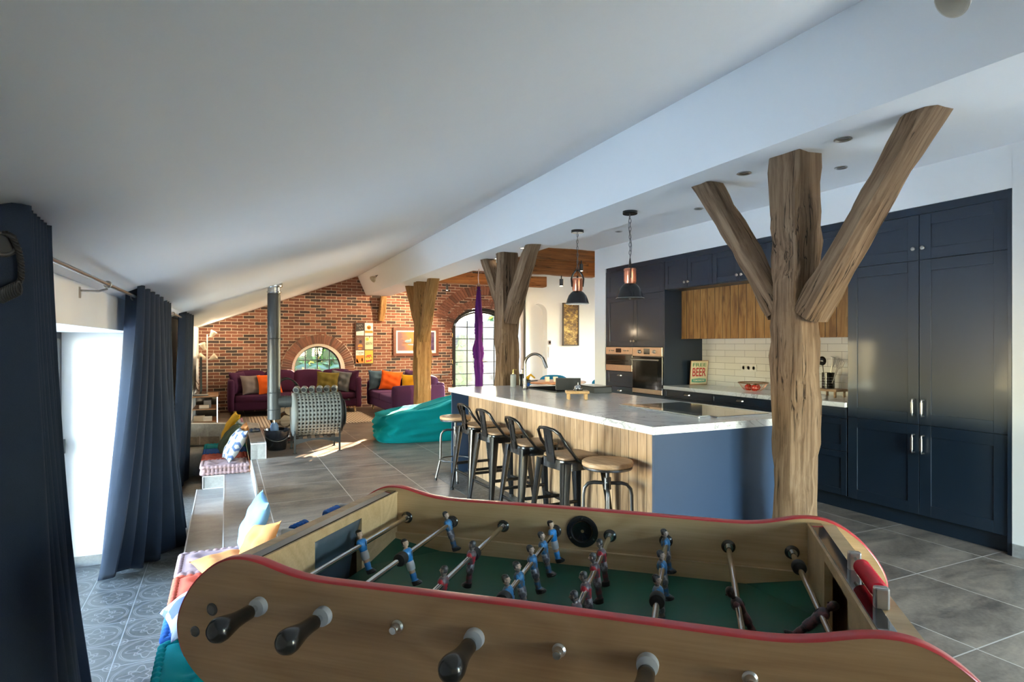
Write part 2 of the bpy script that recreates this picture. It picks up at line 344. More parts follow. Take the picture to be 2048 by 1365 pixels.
def marble(name):
    m, n, l, b = nt(name); setp(b, Roughness=.16); v = coord(n, l, (1, 1, 1), (0, 0, .9))
    f = noise_n(n, l, v, 1.3, 7, .62, 2.2); g = noise_n(n, l, v, 2.7, 6, .6, 1.6); cl = noise_n(n, l, v, 1.0, 4)
    v1 = ramp_n(n, l, f, [(.485, (0, 0, 0)), (.5, (1, 1, 1)), (.515, (0, 0, 0))]); v2 = ramp_n(n, l, g, [(.49, (0, 0, 0)), (.5, (.6, .6, .6)), (.51, (0, 0, 0))])
    k = math_n(n, l, 'MULTIPLY', math_n(n, l, 'MAXIMUM', v1, v2), ramp_n(n, l, cl, [(.42, (0, 0, 0)), (.6, (1, 1, 1))]))
    base = mix_n(n, l, cl, (.70, .70, .71), (.80, .80, .80)); l.new(mix_n(n, l, math_n(n, l, 'MULTIPLY', k, .75), base, (.22, .22, .23)), b.inputs['Base Color']); return m
def metro(name):
    m, n, l, b = nt(name); setp(b, Roughness=.1); t = n.new('ShaderNodeTexCoord'); sp = n.new('ShaderNodeSeparateXYZ'); l.new(t.outputs['Object'], sp.inputs[0])
    cv = n.new('ShaderNodeCombineXYZ'); l.new(sp.outputs[1], cv.inputs[0]); l.new(sp.outputs[2], cv.inputs[1])
    k = n.new('ShaderNodeTexBrick'); k.offset = .5; k.inputs['Scale'].default_value = 1; k.inputs['Brick Width'].default_value = .305; k.inputs['Row Height'].default_value = .0755; k.inputs['Mortar Size'].default_value = .002
    k.inputs['Color1'].default_value = (.74, .72, .66, 1); k.inputs['Color2'].default_value = (.79, .77, .72, 1); k.inputs['Mortar'].default_value = (.34, .32, .29, 1); l.new(cv.outputs[0], k.inputs[0])
    l.new(k.outputs['Color'], b.inputs['Base Color']); f = noise_n(n, l, t.outputs['Object'], 12, 2)
    bump_n(n, l, math_n(n, l, 'MULTIPLY_ADD', f, .6, math_n(n, l, 'MULTIPLY', k.outputs['Fac'], -1)), b, .35, .01); return m
def stripes(name, cols, axis, period, rough=.85, wob=.0):
    m, n, l, b = nt(name); setp(b, Roughness=rough); t = n.new('ShaderNodeTexCoord'); sp = n.new('ShaderNodeSeparateXYZ'); l.new(t.outputs['Object'], sp.inputs[0])
    x = sp.outputs[axis]
    if wob: x = math_n(n, l, 'MULTIPLY_ADD', noise_n(n, l, t.outputs['Object'], 12, 2), wob, x)
    fr = math_n(n, l, 'FRACT', math_n(n, l, 'DIVIDE', x, period)); k = n.new('ShaderNodeValToRGB'); k.color_ramp.interpolation = 'CONSTANT'; e = k.color_ramp.elements
    while len(e) < len(cols): e.new(.5)
    for i, c in enumerate(cols): e[i].position = i/len(cols); e[i].color = (*c, 1)
    l.new(fr, k.inputs[0]); l.new(k.outputs[0], b.inputs['Base Color']); bump_n(n, l, fr, b, .2, .003); return m
def worn(name, paint, bare=(.2, .2, .21), amt=.5):
    m, n, l, b = nt(name); setp(b, Roughness=.38); f = noise_n(n, l, coord(n, l), 75, 4, .6)
    k = ramp_n(n, l, f, [(amt-.05, (0, 0, 0)), (amt+.05, (1, 1, 1))]); l.new(mix_n(n, l, k, bare, paint), b.inputs['Base Color']); l.new(math_n(n, l, 'MULTIPLY', math_n(n, l, 'SUBTRACT', 1, k), .45), b.inputs['Metallic']); return m
def ikat(name, bg, fg, third, scale):
    m, n, l, b = nt(name); setp(b, Roughness=.9); v = coord(n, l, (scale, scale, scale), (0, 0, PI/4)); k = n.new('ShaderNodeTexVoronoi'); k.feature = 'F1'; k.distance = 'MANHATTAN'; k.inputs['Randomness'].default_value = .12; k.inputs['Scale'].default_value = 1; l.new(v, k.inputs[0])
    f = math_n(n, l, 'MULTIPLY_ADD', noise_n(n, l, v, 6, 3), .16, k.outputs['Distance']); l.new(ramp_n(n, l, f, [(.10, third), (.15, bg), (.36, bg), (.42, fg), (.74, fg), (.80, bg)]), b.inputs['Base Color']); return m
def painting(name, stops, scale, seed, axis=0):
    m, n, l, b = nt(name); setp(b, Roughness=.35, Coat_Weight=.3); v = coord(n, l, (1, 1, 1.6), (0, 0, 0), (seed, seed, seed)); f = noise_n(n, l, v, scale, 6, .6, 1.4); g = noise_n(n, l, v, scale*.4, 2)
    l.new(ramp_n(n, l, math_n(n, l, 'MULTIPLY_ADD', f, .6, math_n(n, l, 'MULTIPLY', g, .4)), stops), b.inputs['Base Color']); return m

WHITE = plain('white_paint', (.80, .80, .79), .75, 0, .01)
CEIL = plain('ceiling_paint', (.82, .82, .82), .8, 0, .01)
BRICK = brickmat('brick'); VOUS = voussoir('arch_brick'); MORTAR = plain('mortar', (.50, .38, .29), .9, 0, .15, .3, 60)
FLOOR = stone_tile('floor_tile', (.71, .70), (.345, 2.35), (.085, .068, .058), (.33, .265, .21), (.58, .54, .50), .36, .007)
PITTILE = stone_tile('pit_tile', (.60, .60), (-.245, 8.12), (.22, .22, .215), (.44, .44, .43), (.5, .5, .5), .5, joints=False)
STEPTILE = stone_tile('step_tile', (.9, .9), (.28, 4.9), (.18, .165, .155), (.34, .32, .30), (.5, .5, .5), .38, .006, joints=False)
EDGE = plain('step_edge_trim', (.66, .66, .66), .4)
PATT = stone_tile('patterned_tile', (.322, .326), (-.604, 4.84), (.045, .048, .05), (.115, .12, .122), (.26, .27, .28), .42, .006, pat=(.21, .215, .215), bump=.6)
NAVY = plain('navy_satin_paint', (.010, .021, .038), .36, 0, .03, coat=.25)
NAVY2 = plain('navy_island_paint', (.007, .034, .088), .5, 0, .03)
MARBLE = marble('marble_laminate'); METRO = metro('metro_tile')
OLDOAK = oldwood('weathered_oak', (.055, .028, .012), (.155, .09, .045), (.34, .24, .155), 2, crack=.50)
OLDOAK2 = oldwood('golden_oak', (.13, .065, .022), (.30, .165, .06), (.46, .29, .13), 2, crack=.52)
BEAMOAK = oldwood('stained_beam', (.10, .035, .012), (.26, .10, .03), (.38, .17, .05), 0, .6, .5)
ISLPLANK = planks('island_boards', (.27, .165, .095), (.47, .31, .19), (.60, .43, .28), 1, .096)
HOODPLANK = planks('hood_boards', (.12, .05, .014), (.33, .155, .042), (.46, .25, .08), 1, .118)
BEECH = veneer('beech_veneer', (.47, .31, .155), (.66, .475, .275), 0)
BEECH_SHADE = veneer('beech_veneer_shaded', (.30, .165, .075), (.45, .28, .145), 0)  # darkened beech copy, shade on the near side put into the colour
REDEDGE = plain('red_edging', (.50, .035, .04), .3, 0, .05, coat=.2)
GREEN = plain('green_playfield', (.008, .085, .055), .42, 0, .25)
CHROME = metal('chrome', (.72, .72, .72), .12); STEEL = metal('brushed_steel', (.55, .53, .5), .28); TAPM = metal('tap_steel', (.30, .285, .265), .25); DSTEEL = metal('dark_steel', (.16, .16, .165), .35)
WSTEEL = metal('warm_steel', (.62, .46, .34), .3); COPPER = metal('copper', (.62, .26, .16), .3); BRASS = metal('brass', (.62, .43, .16), .25); GALV = metal('galvanised_steel', (.62, .64, .66), .22, .3)
NICKEL = metal('pewter', (.42, .40, .37), .3)
BLACKM = plain('black_metal_paint', (.007, .007, .008), .26, 0, .05, coat=.3)
BLACKP = plain('black_plastic', (.012, .012, .013), .25, 0, .05, coat=.4); BLACKR = plain('black_rubber', (.015, .015, .016), .6)
BLACKG = plain('black_glass', (.006, .006, .007), .04, 0, .02, coat=1); DARKG = plain('dark_grey_plastic', (.035, .038, .042), .4)
GREYP = plain('grey_plastic', (.42, .43, .45), .35); WHITEP = plain('white_plastic', (.78, .76, .72), .35)
STOVEG = plain('stove_grey_paint', (.23, .245, .235), .38, .3, .05, coat=.2); STOVED = plain('stove_dark_paint', (.045, .05, .052), .45, .3)
STOVEB = plain('stove_black_iron', (.015, .015, .016), .5, .3)
GLASS = glass('window_glass'); IRON = plain('black_iron_frame', (.02, .019, .018), .45, .3)
SEATW = veneer('dark_seat_wood', (.16, .09, .045), (.33, .20, .11), 1, .45, 2); STOOLW = veneer('stool_wood', (.30, .17, .085), (.55, .36, .21), 1, .5, 1.6)
PURPLE = fabric('plum_fabric', (.050, .012, .036)); VIOLET = fabric('violet_fabric', (.075, .03, .092)); LEGW = veneer('light_wood_leg', (.55, .32, .13), (.7, .45, .22), 2)
TEAL = fabric('teal_velvet', (.0, .235, .25), .9); ORANGE = fabric('orange_velvet', (.66, .10, .012), .6); OLIVE = fabric('olive_velvet', (.13, .095, .018), .6)
TAUPE = fabric('taupe_fabric', (.16, .125, .115)); GREYF = fabric('grey_velvet', (.12, .12, .125), .6); BLUEG = fabric('slate_blue_velvet', (.055, .095, .135), .6); YELL = fabric('mustard_fabric', (.62, .33, .02))
CURT = fabric('navy_curtain', (.020, .029, .048), .15, 320); MAUVE = fabric('mauve_cotton', (.30, .20, .205)); CORAL = fabric('coral_cotton', (.48, .10, .065)); BLUEC = fabric('blue_cotton', (.03, .12, .40)); TEALC = fabric('teal_cotton', (.0, .22, .26))
PEACH = fabric('apricot_cotton', (.42, .18, .065)); SKYB = fabric('sky_blue_cotton', (.14, .27, .42)); DGREEN = fabric('dark_green_cotton', (.075, .10, .06)); SILK = fabric('purple_silk', (.06, .010, .105), .6)
IKAT = ikat('blue_ikat', (.32, .32, .31), (.05, .085, .19), (.06, .09, .19), 7.5); IKAT2 = ikat('blue_white_ikat', (.06, .09, .22), (.34, .37, .43), (.4, .4, .4), 6)
PINKSTR = stripes('pink_stripe', [(.75, .72, .70), (.7, .3, .4), (.75, .72, .7), (.3, .35, .5), (.75, .72, .70), (.2, .3, .25)], 1, .16, wob=.01)
RUG = stripes('woven_rug', [(.46, .37, .27), (.46, .37, .27), (.11, .065, .04)], 0, .055)
FIRE = oldwood('split_firewood', (.20, .12, .06), (.40, .28, .16), (.62, .48, .32), 0, .9, .8, .7)
CHAIRB = fabric('petrol_blue_velvet', (.01, .12, .25), .5); TWOOD = veneer('walnut_top', (.17, .075, .03), (.30, .15, .07), 0)
# ================================================================ the setting
def xw(y): return -.80 + .021*y
def wallfn(co): return V((co.x + xw(co.y), co.y, co.z))
YB = 14.0; YN = -2.2
# --- floors and the sunken seating pit
b = MB(); b.box(.28, 10.2, 2.3, YB+.1, -.12, 0); b.box(-1.3, 10.2, YN, 2.3, -.12, 0); b.prism([(-.9, 10.62), (-.161, 10.483), (.28, 10.28), (.28, 14.1), (-.9, 14.1)], .12, TR(0, 0, -.12))
struct('floor', b, FLOOR)
b = MB(); b.box(-1.45, .3, 2.3, 10.7, -.55, -.45); struct('floor', b, PATT)
b = MB(); b.box(2.05, 2.462, 2.86, 6.44, -.01, .003); struct('floor', b, PATT)
b = MB()
b.box(-.25, .279, 2.301, 4.9, -.45, -.15); b.box(-.25, .279, 8.12, 10.1, -.45, -.15)       # seat platforms
b.prism([(-.62, 9.75), (-.25, 9.75), (-.25, 10.45), (-.161, 10.482), (-.62, 10.58)], .30, TR(0, 0, -.45))
struct('trim_1', b, PITTILE)
b = MB(); b.box(-.02, .279, 4.9, 8.119, -.45, -.15); b.box(-.312, -.02, 4.75, 8.119, -.45, -.30); struct('trim_2', b, STEPTILE)
b = MB()                                                     # pale edge trims on the steps
b.box(.274, .286, 4.9, 8.15, -.16, .004); b.box(-.026, -.016, 4.9, 8.12, -.16, -.146); b.box(-.318, -.308, 4.75, 8.12, -.31, -.296)
b.box(-.254, -.016, 8.112, 8.12, -.155, -.146); b.box(-.254, -.016, 8.112, 8.12, -.302, -.294); b.box(-.256, -.247, 8.112, 8.12, -.45, -.146)
struct('trim_3', b, EDGE)
b = MB(); b.box(.28, .452, 8.18, 10.3, -.05, .195); b.prism([(-.62, 10.68), (-.161, 10.485), (.30, 10.26), (.45, 10.3), (.36, 10.42), (-.13, 10.64), (-.62, 10.82)], .695, TR(0, 0, -.5))
struct('trim_4', b, PITTILE)
b = MB(); b.box(.277, .456, 8.176, 8.184, .188, .199); b.box(.276, .284, 8.18, 10.3, .188, .199); b.box(.448, .456, 8.18, 10.3, .188, .199); b.box(.448, .456, 8.176, 8.184, 0, .195)
struct('trim_5', b, EDGE)
# --- left wall with deep window openings
b = MB()
b.box(-.66, 0, YN, YB+.1, 1.53, 2.0)
for y0, y1 in ((YN, 3.2), (6.2, 6.95), (8.35, YB+.1)): b.box(-.66, 0, y0, y1, -.5, 1.53)
struct('wall_left', b, WHITE, fn=wallfn)
b = MB()
for y0, y1 in ((3.2, 6.2), (6.95, 8.35)):
    z0 = -.45
    b.box(-.64, 0, y1-.012, y1, z0, z0+.085); b.box(-.64, 0, y0, y0+.012, z0, z0+.085)
for y0, y1, z0 in ((YN, 2.3, 0), (2.3, 3.2, -.45), (6.2, 6.95, -.45), (8.35, 10.6, -.45), (10.8, 14, 0)): b.box(0, .012, y0, y1, z0, z0+.085)
struct('baseboard_left', b, PITTILE, fn=wallfn)
for i, (y0, y1, nm) in enumerate(((3.2, 6.2, 2), (6.95, 8.35, 1))):
    z0 = -.45
    b = MB(); x0, x1 = -.64, -.575; w = .055
    b.box(x0, x1, y0, y1, z0, z0+w); b.box(x0, x1, y0, y1, 1.53-w, 1.53)
    for k in range(nm+2):
        yy = y0 + (y1-y0-w)*k/(nm+1); b.box(x0, x1, yy, yy+w, z0, 1.53)
    o = struct('window_%d' % (i+1), b, DARKG, fn=wallfn)
    g = MB(); g.box(-.61, -.60, y0+.03, y1-.03, z0+.03, 1.5); struct('glass_pane', g, GLASS, o, fn=wallfn)
    h = MB(); h.box(-.575, -.54, y1-.05, y1-.035, .52, .64, .004); struct('window_handle', h, DARKG, o, fn=wallfn)
# --- brick wall with the round window and the arched door
def arc(cx, cz, r, a0, a1, n, rz=None): return [(cx+r*math.cos(a0+(a1-a0)*i/n), cz+(rz or r)*math.sin(a0+(a1-a0)*i/n)) for i in range(n+1)]
DC, DW, DZ, DR = 5.80, .82, 1.80, .54
door_loop = [(DC-DW, .0), (DC+DW, .0)] + arc(DC, DZ, DW, 0, PI, 28, DR)
wc = (1.857, .875); WR = .535
MXZ = MX(((1, 0, 0, 0), (0, 0, 1, 0), (0, 1, 0, 0), (0, 0, 0, 1)))        # local XY -> world XZ, extrude to +Y
b = MB(); b.plate([[(-.9, -.12), (6.72, -.12), (6.72, 3.4), (-.9, 3.4)], [(x, max(z, -.02)) for x, z in door_loop], arc(wc[0], wc[1], WR, 0, 2*PI*39/40, 39)], .34, TR(0, YB, 0) @ MXZ)
struct('wall_back', b, BRICK)
def voussoirs(mb, cx, cz, r0, r1, a0, a1, n, y0, y1, ez=1.0, jit=0):
    for i in range(n):
        q0 = a0+(a1-a0)*(i+.07)/n; q1 = a0+(a1-a0)*(i+.93)/n; j = rnd.uniform(-.012, .012)
        P = [(cx+(r)*math.cos(q), cz+(r)*ez*math.sin(q)) for r, q in ((r0, q0), (r1+j, q0), (r1+j, q1), (r0, q1))]
        mb.prism(P, y1-y0, TR(0, y0, 0) @ MXZ)
b = MB(); voussoirs(b, wc[0], wc[1], .565, .775, R(-12), R(192), 46, YB-.028, YB+.05); struct('trim_6', b, VOUS, sharp=20)
b = MB(); voussoirs(b, DC, DZ+.02, DW+.22, DW+.50, R(16), R(164), 40, YB-.022, YB+.05, .80); voussoirs(b, DC, DZ, DW-.01, DW+.2, R(2), R(178), 40, YB-.006, YB+.12, .72); struct('trim_7', b, VOUS, sharp=20)
b = MB(); b.grid(lambda u, v: (wc[0]+(WR+.245*v)*math.cos(R(-14)+R(208)*u), YB-.012, wc[1]+(WR+.245*v)*math.sin(R(-14)+R(208)*u)), 48, 2)
o = struct('trim_8', b, MORTAR); md = o.modifiers.new('s', 'SOLIDIFY'); md.thickness = .02; md.offset = 0
b = MB(); b.rings([[(wc[0]+r*math.cos(2*PI*i/48), y, wc[1]+r*math.sin(2*PI*i/48)) for i in range(48)] for r, y in ((.512, YB-.03), (.565, YB-.03), (.565, YB+.02), (.535, YB+.02), (.535, YB+.34), (.512, YB+.34))], False, True); struct('trim_9', b, plain('cream_render', (.62, .52, .42), .8))
# round window
b = MB(); b.rings([[(wc[0]+r*math.cos(2*PI*i/48), y, wc[1]+r*math.sin(2*PI*i/48)) for i in range(48)] for r, y in ((.482, YB+.2), (.515, YB+.2), (.515, YB+.25), (.482, YB+.25))], False, True)
for dx in (-.26, 0, .26): h = math.sqrt(.49**2-dx*dx); b.box(wc[0]+dx-.009, wc[0]+dx+.009, YB+.21, YB+.24, wc[1]-h, wc[1]+h)
for z in (.555, .815, 1.075): h = math.sqrt(.49**2-(z-wc[1])**2); b.box(wc[0]-h, wc[0]+h, YB+.212, YB+.238, z-.009, z+.009)
o = struct('window_4', b, IRON); g = MB(); g.prism(arc(wc[0], wc[1], .5, 0, 2*PI*39/40, 39), .006, TR(0, YB+.222, 0) @ MXZ); struct('glass_pane', g, GLASS, o)
# arched double door
y0 = YB+.14; b = MB()
outer = [(DC-DW+.005, .0), (DC+DW-.005, .0)] + arc(DC, DZ, DW-.005, 0, PI, 28, DR-.005)
inner = [(DC-DW+.085, .001), (DC+DW-.085, .001)] + arc(DC, DZ, DW-.085, 0, PI, 28, DR-.08)
b.plate([outer, inner], .07, TR(0, y0, 0) @ MXZ); o = struct('door_1', b, IRON)
def hz(x, m=.0): q = max(0, 1-((x-DC)/(DW-.085))**2); return DZ+(DR-.08)*math.sqrt(q)-m
for xa, xb in ((DC-DW+.09, DC-.004), (DC+.004, DC+DW-.09)):
    m = MB(); n = 12; top = [(xa+(xb-xa)*i/n, hz(xa+(xb-xa)*i/n, .004)) for i in range(n+1)]
    ii = [(xa+.05+(xb-xa-.1)*i/n, hz(xa+.05+(xb-xa-.1)*i/n, .055)) for i in range(n+1)]
    m.plate([[(xa, .01), (xb, .01)] + top[::-1], [(xa+.05, .10), (xb-.05, .10)] + ii[::-1]], .05, TR(0, y0+.01, 0) @ MXZ)
    xm = (xa+xb)/2; m.box(xm-.009, xm+.009, y0+.02, y0+.05, .1, hz(xm, .05))
    for k in range(6): m.box(xa+.04, xb-.04, y0+.022, y0+.048, .405+.29*k-.009, .405+.29*k+.009)
    lf = struct('door_leaf', m, IRON, o); g = MB(); g.plate([[(xa+.04, .09), (xb-.04, .09)] + ii[::-1]], .006, TR(0, y0+.032, 0) @ MXZ); struct('glass_pane', g, GLASS, lf)
    if xa > DC: h = MB(); h.cyl((xa+.03, y0+.01, 1.0), (xa+.03, y0-.04, 1.0), .009); h.cyl((xa+.03, y0-.035, 1.0), (xa+.15, y0-.035, 1.0), .009); h.box(xa+.015, xa+.045, y0+.002, y0+.01, .9, 1.1); struct('door_handle', h, BRASS, lf)
h = MB()
for z in (.5, 1.0, 1.65): h.cyl((DC-DW+.05, y0-.015, z-.05), (DC-DW+.05, y0-.015, z+.05), .012)
struct('door_hinge', h, BRASS, o)
# --- white dining wall with arched niche
b = MB(); niche = [(6.445, .12), (6.898, .12)] + arc(6.6715, 2.16, .2265, 0, PI, 20)
b.plate([[(6.33, -.1), (10.1, -.1), (10.1, 3.4), (6.33, 3.4)], niche], .3, TR(0, 12.7, 0) @ MXZ)
b.box(6.40, 6.95, 12.92, 12.99, .05, 2.45); b.prism([(6.33, 12.7), (6.34, 12.99), (6.72, 14.0), (6.78, 14.0), (6.42, 12.9)], 3.5, TR(0, 0, -.1)); struct('wall_dining', b, WHITE)
# --- right wall with the recess for the fitted kitchen
b = MB()
b.box(4.8, 5.6, YN, 2.272, -.05, 2.9); b.box(4.8, 5.6, 7.135, 7.4, -.05, 2.9); b.box(4.8, 5.6, 2.27, 7.14, 2.487, 2.9); b.box(5.45, 5.6, 2.2, 7.2, -.05, 2.6); b.box(5.5, 10.1, 7.25, 7.4, -.05, 3.3); b.box(3.3, 10.1, 7.4, 7.46, 2.785, 3.3)
struct('wall_right', b, WHITE)
b = MB(); b.box(4.788, 4.801, YN, 2.265, 0, .085); b.box(4.788, 4.801, 7.14, 7.4, 0, .085); struct('baseboard_right', b, PITTILE)
b = MB(); b.box(10.1, 10.3, 7.2, 8.8, -.05, 3.3); b.box(10.1, 10.3, 12.0, 12.9, -.05, 3.3); b.box(10.1, 10.3, 8.8, 12.0, 2.4, 3.3); b.box(10.1, 10.3, 8.8, 12.0, -.05, .2); struct('wall_dining', b, WHITE)  # opening left for the added window
b = MB()
for y in (8.8, 9.85, 10.9, 11.95): b.box(10.18, 10.24, y, y+.05, .2, 2.4)
b.box(10.18, 10.24, 8.8, 12, .2, .25); b.box(10.18, 10.24, 8.8, 12, 2.35, 2.4); o = struct('window_5', b, DARKG); g = MB(); g.box(10.205, 10.215, 8.82, 11.98, .22, 2.38); struct('glass_pane', g, GLASS, o)  # unseen window, added so sun bounces warm light into the dining corner
b = MB(); b.box(-1.5, 2.6, YN-.2, YN, -.1, 3.4); b.box(4.6, 5.6, YN-.2, YN, -.1, 3.4); b.box(2.6, 4.6, YN-.2, YN, 2.1, 3.4); struct('wall_front', b, WHITE)
b = MB()
for x in (2.6, 3.575, 4.55): b.box(x, x+.05, YN-.16, YN-.1, 0, 2.1)
b.box(2.6, 4.6, YN-.16, YN-.1, 0, .06); b.box(2.6, 4.6, YN-.16, YN-.1, 2.04, 2.1); o = struct('window_3', b, DARKG); g = MB(); g.box(2.62, 4.58, YN-.135, YN-.125, .03, 2.07); struct('glass_pane', g, GLASS, o)
# --- ceilings
def ax(y): return 2.53+.010*y
b = MB(); N = 30
def sl(u, v):
    y = YN+(YB+.05-YN)*v; return (xw(y)-.05+(ax(y)-xw(y)+.05)*u, y, 1.872+(3.09-1.872)*u)
b.grid(sl, 6, N); o = struct('ceiling', b, CEIL); md = o.modifiers.new('s', 'SOLIDIFY'); md.thickness = .12; md.offset = 1
for p in o.data.polygons:
    if p.normal.z > 0: p.flip()
b = MB(); rs = []
for i in range(N+1):
    y = YN+(YB-YN)*i/N; l0 = 2.765+.0105*(y-1.3); r0 = 3.345+.008*(y-1.5); rs.append([(ax(y)-.02, y, 3.11), (l0, y, 2.55), (r0, y, 2.55), (r0, y, 3.3), (ax(y)-.02, y, 3.3)])
b.rings(rs); struct('trim_10', b, CEIL)
b = MB(); b.box(3.3, 4.9, YN, 7.4, 2.785, 2.9); struct('ceiling', b, CEIL)
b = MB(); b.box(3.3, 10.2, 7.4, YB+.1, 3.25, 3.4); struct('ceiling', b, CEIL)
# --- tiled splashback
b = MB(); b.box(5.4, 5.451, 3.48, 5.875, .93, 1.52); struct('trim_11', b, METRO)
# --- the garden seen through the glass
def leafy(name, label, cat, blobs, cols, n, size, seed, kind='stuff'):
    r = random.Random(seed); m = MB()
    for i in range(n):
        c, s = blobs[r.randrange(len(blobs))]; d = V((r.gauss(0, 1), r.gauss(0, 1), r.gauss(0, 1))).normalized()*(r.random()**.4)
        p = V(c)+V((d.x*s[0], d.y*s[1], d.z*s[2])); m.mi = r.choices(range(len(cols)), weights=[5, 3, 1, 2][:len(cols)])[0]; q = size*r.uniform(.6, 1.3)
        F = TR(*p) @ MX.Rotation(r.uniform(0, 6.3), 4, (r.gauss(0, 1), r.gauss(0, 1), r.gauss(0, 1)))
        v = [m.bm.verts.new(F @ V(k)) for k in ((-q, 0, 0), (-q*.2, q*.45, .1*q), (q, 0, 0), (-q*.2, -q*.45, .1*q))]; m._f(v)
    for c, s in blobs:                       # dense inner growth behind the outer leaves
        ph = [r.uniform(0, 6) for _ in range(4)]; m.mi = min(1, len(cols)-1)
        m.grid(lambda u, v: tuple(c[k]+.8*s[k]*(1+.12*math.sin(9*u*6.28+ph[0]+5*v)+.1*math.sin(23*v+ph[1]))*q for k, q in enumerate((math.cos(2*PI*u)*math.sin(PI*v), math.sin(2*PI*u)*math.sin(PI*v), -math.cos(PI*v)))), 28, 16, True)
    o = obj(name, m, cols, weld=False); tag(o, label, cat); o['kind'] = kind; return o
def leafm(name, c):
    m, n, l, bb = nt(name); setp(bb, Roughness=.5); bb.inputs['Base Color'].default_value = (*c, 1)
    t = n.new('ShaderNodeBsdfTranslucent'); t.inputs[0].default_value = (*[min(1, x*1.6) for x in c], 1); mx = n.new('ShaderNodeMixShader'); mx.inputs[0].default_value = .5
    l.new(bb.outputs[0], mx.inputs[1]); l.new(t.outputs[0], mx.inputs[2]); l.new(mx.outputs[0], n['Material Output'].inputs[0]); return m
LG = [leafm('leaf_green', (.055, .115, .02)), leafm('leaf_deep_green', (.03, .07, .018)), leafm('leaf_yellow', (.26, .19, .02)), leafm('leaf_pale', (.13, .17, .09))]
leafy('garden_hedge', 'leafy green and yellow hedge outside the round window', 'hedge', [((-.2, 17.8, 1.2), (1.0, .8, 1.6)), ((1.6, 18.3, 1.0), (1.2, .8, 2.0)), ((2.3, 18.9, 1.9), (1.8, .6, 1.9)), ((3.2, 18.0, 1.1), (1.0, .7, 1.7)), ((2.6, 17.0, .3), (1.6, .6, .8)), ((.9, 17.0, .3), (1.6, .6, .9))], LG, 8000, .09, 3)
leafy('garden_bush', 'green bush rising behind the pale garden wall outside the arched door', 'bush', [((8.9, 19.4, 2.0), (.8, .5, 1.0)), ((9.2, 19.6, .9), (.9, .6, 1.1))], LG[:3], 2000, .09, 5)
leafy('climbing_vine', 'thin green vine climbing the pale garden wall outside the arched door', 'vine', [((6.55, 17.36, .9), (.35, .05, .95)), ((6.3, 17.36, .4), (.4, .05, .6))], [leafm('leaf_silver', (.20, .22, .15)), LG[3]], 420, .055, 8)
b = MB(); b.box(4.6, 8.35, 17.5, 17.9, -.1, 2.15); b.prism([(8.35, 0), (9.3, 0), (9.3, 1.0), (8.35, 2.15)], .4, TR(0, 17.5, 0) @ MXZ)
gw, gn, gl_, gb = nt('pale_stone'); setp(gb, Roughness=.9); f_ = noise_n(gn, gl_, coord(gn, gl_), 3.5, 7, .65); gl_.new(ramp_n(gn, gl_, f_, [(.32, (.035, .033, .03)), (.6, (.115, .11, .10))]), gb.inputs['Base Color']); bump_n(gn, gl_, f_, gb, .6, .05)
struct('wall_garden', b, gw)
b = MB(); b.box(-14, 22, 14.34, 40, -.3, -.12); struct('ground', b, plain('garden_lawn', (.06, .08, .035), .9, 0, .3, .3, 20))
b = MB(); b.box(-16, -1.44, -14, 14.34, -.8, -.5); b.box(-1.35, 16, -14, YN-.2, -.4, -.1); struct('ground', b, plain('pale_terrace', (.66, .63, .57), .9, 0, .15, .3, 20))
# ================================================================ timber posts
def timber(mb, L, wx, wy, seed, ch=.03, rough=.014, n=26, ends=(1, 1), knots=()):
    r = random.Random(seed); ph = [r.uniform(0, 6.3) for _ in range(24)]
    rs = []
    for k in range(n+1):
        t = k/n; z = L*t; ring = []
        a, c = wx/2*(ends[0]+(ends[1]-ends[0])*t), wy/2*(ends[0]+(ends[1]-ends[0])*t)
        q = ch*(1+.6*math.sin(3*t+ph[0]))
        base = [(-a+q, -c), (0, -c), (a-q, -c), (a, -c+q), (a, 0), (a, c-q), (a-q, c), (0, c), (-a+q, c), (-a, c-q), (-a, 0), (-a, -c+q)]
        for i, (x, y) in enumerate(base):
            d = rough*(math.sin(5.1*z+ph[i % 12])+.6*math.sin(11.7*z+ph[(i*5+3) % 24])+.35*math.sin(23*z+ph[(i*7+1) % 24])) + r.uniform(-.35, .35)*rough
            for kx, kz, kd, kr in knots:
                if i in kx: d -= kd*math.exp(-((z-kz)/kr)**2)
            h = math.hypot(x, y); ring.append((x*(1+d/h), y*(1+d/h), z))
        rs.append(ring)
    mb.rings(rs)
def brace(p0, p1, wx, wy, seed, up, clip, mat, par):
    p0, p1 = V(p0), V(p1); d = p1-p0; F = TR(*p0) @ frame_to(d, up); mb = MB()
    timber(mb, d.length, wx, wy, seed, .022, .007, 16)
    G = F.inverted(); co = G @ V((0, 0, clip)); no = (G.to_3x3() @ V((0, 0, 1))).normalized()
    bmesh.ops.bisect_plane(mb.bm, geom=list(mb.bm.verts)+list(mb.bm.edges)+list(mb.bm.faces), plane_co=co, plane_no=no, clear_outer=True)
    es = [e for e in mb.bm.edges if len(e.link_faces) == 1]
    if es: bmesh.ops.holes_fill(mb.bm, edges=es)
    return obj('brace', mb, mat, par, M=F)
def post(name, label, x, y, w0, w1, braces, seed, mat, knots=(), L=2.55):
    t = thing(name, label, 'post', (x, y, 0), 0, 'old timber posts under the white beam')
    b = MB(); timber(b, L, w0, w0, seed, .035, .011, 30, (1, w1/w0), knots); obj('shaft', b, mat, t)
    for i, (z0, dy0, dy1, wx, wy) in enumerate(braces):
        brace((.0, dy0, z0), (.0, dy1, L+.12), wx, wy, seed*7+i, (1, 0, 0), L-.001, mat, t)
    return t
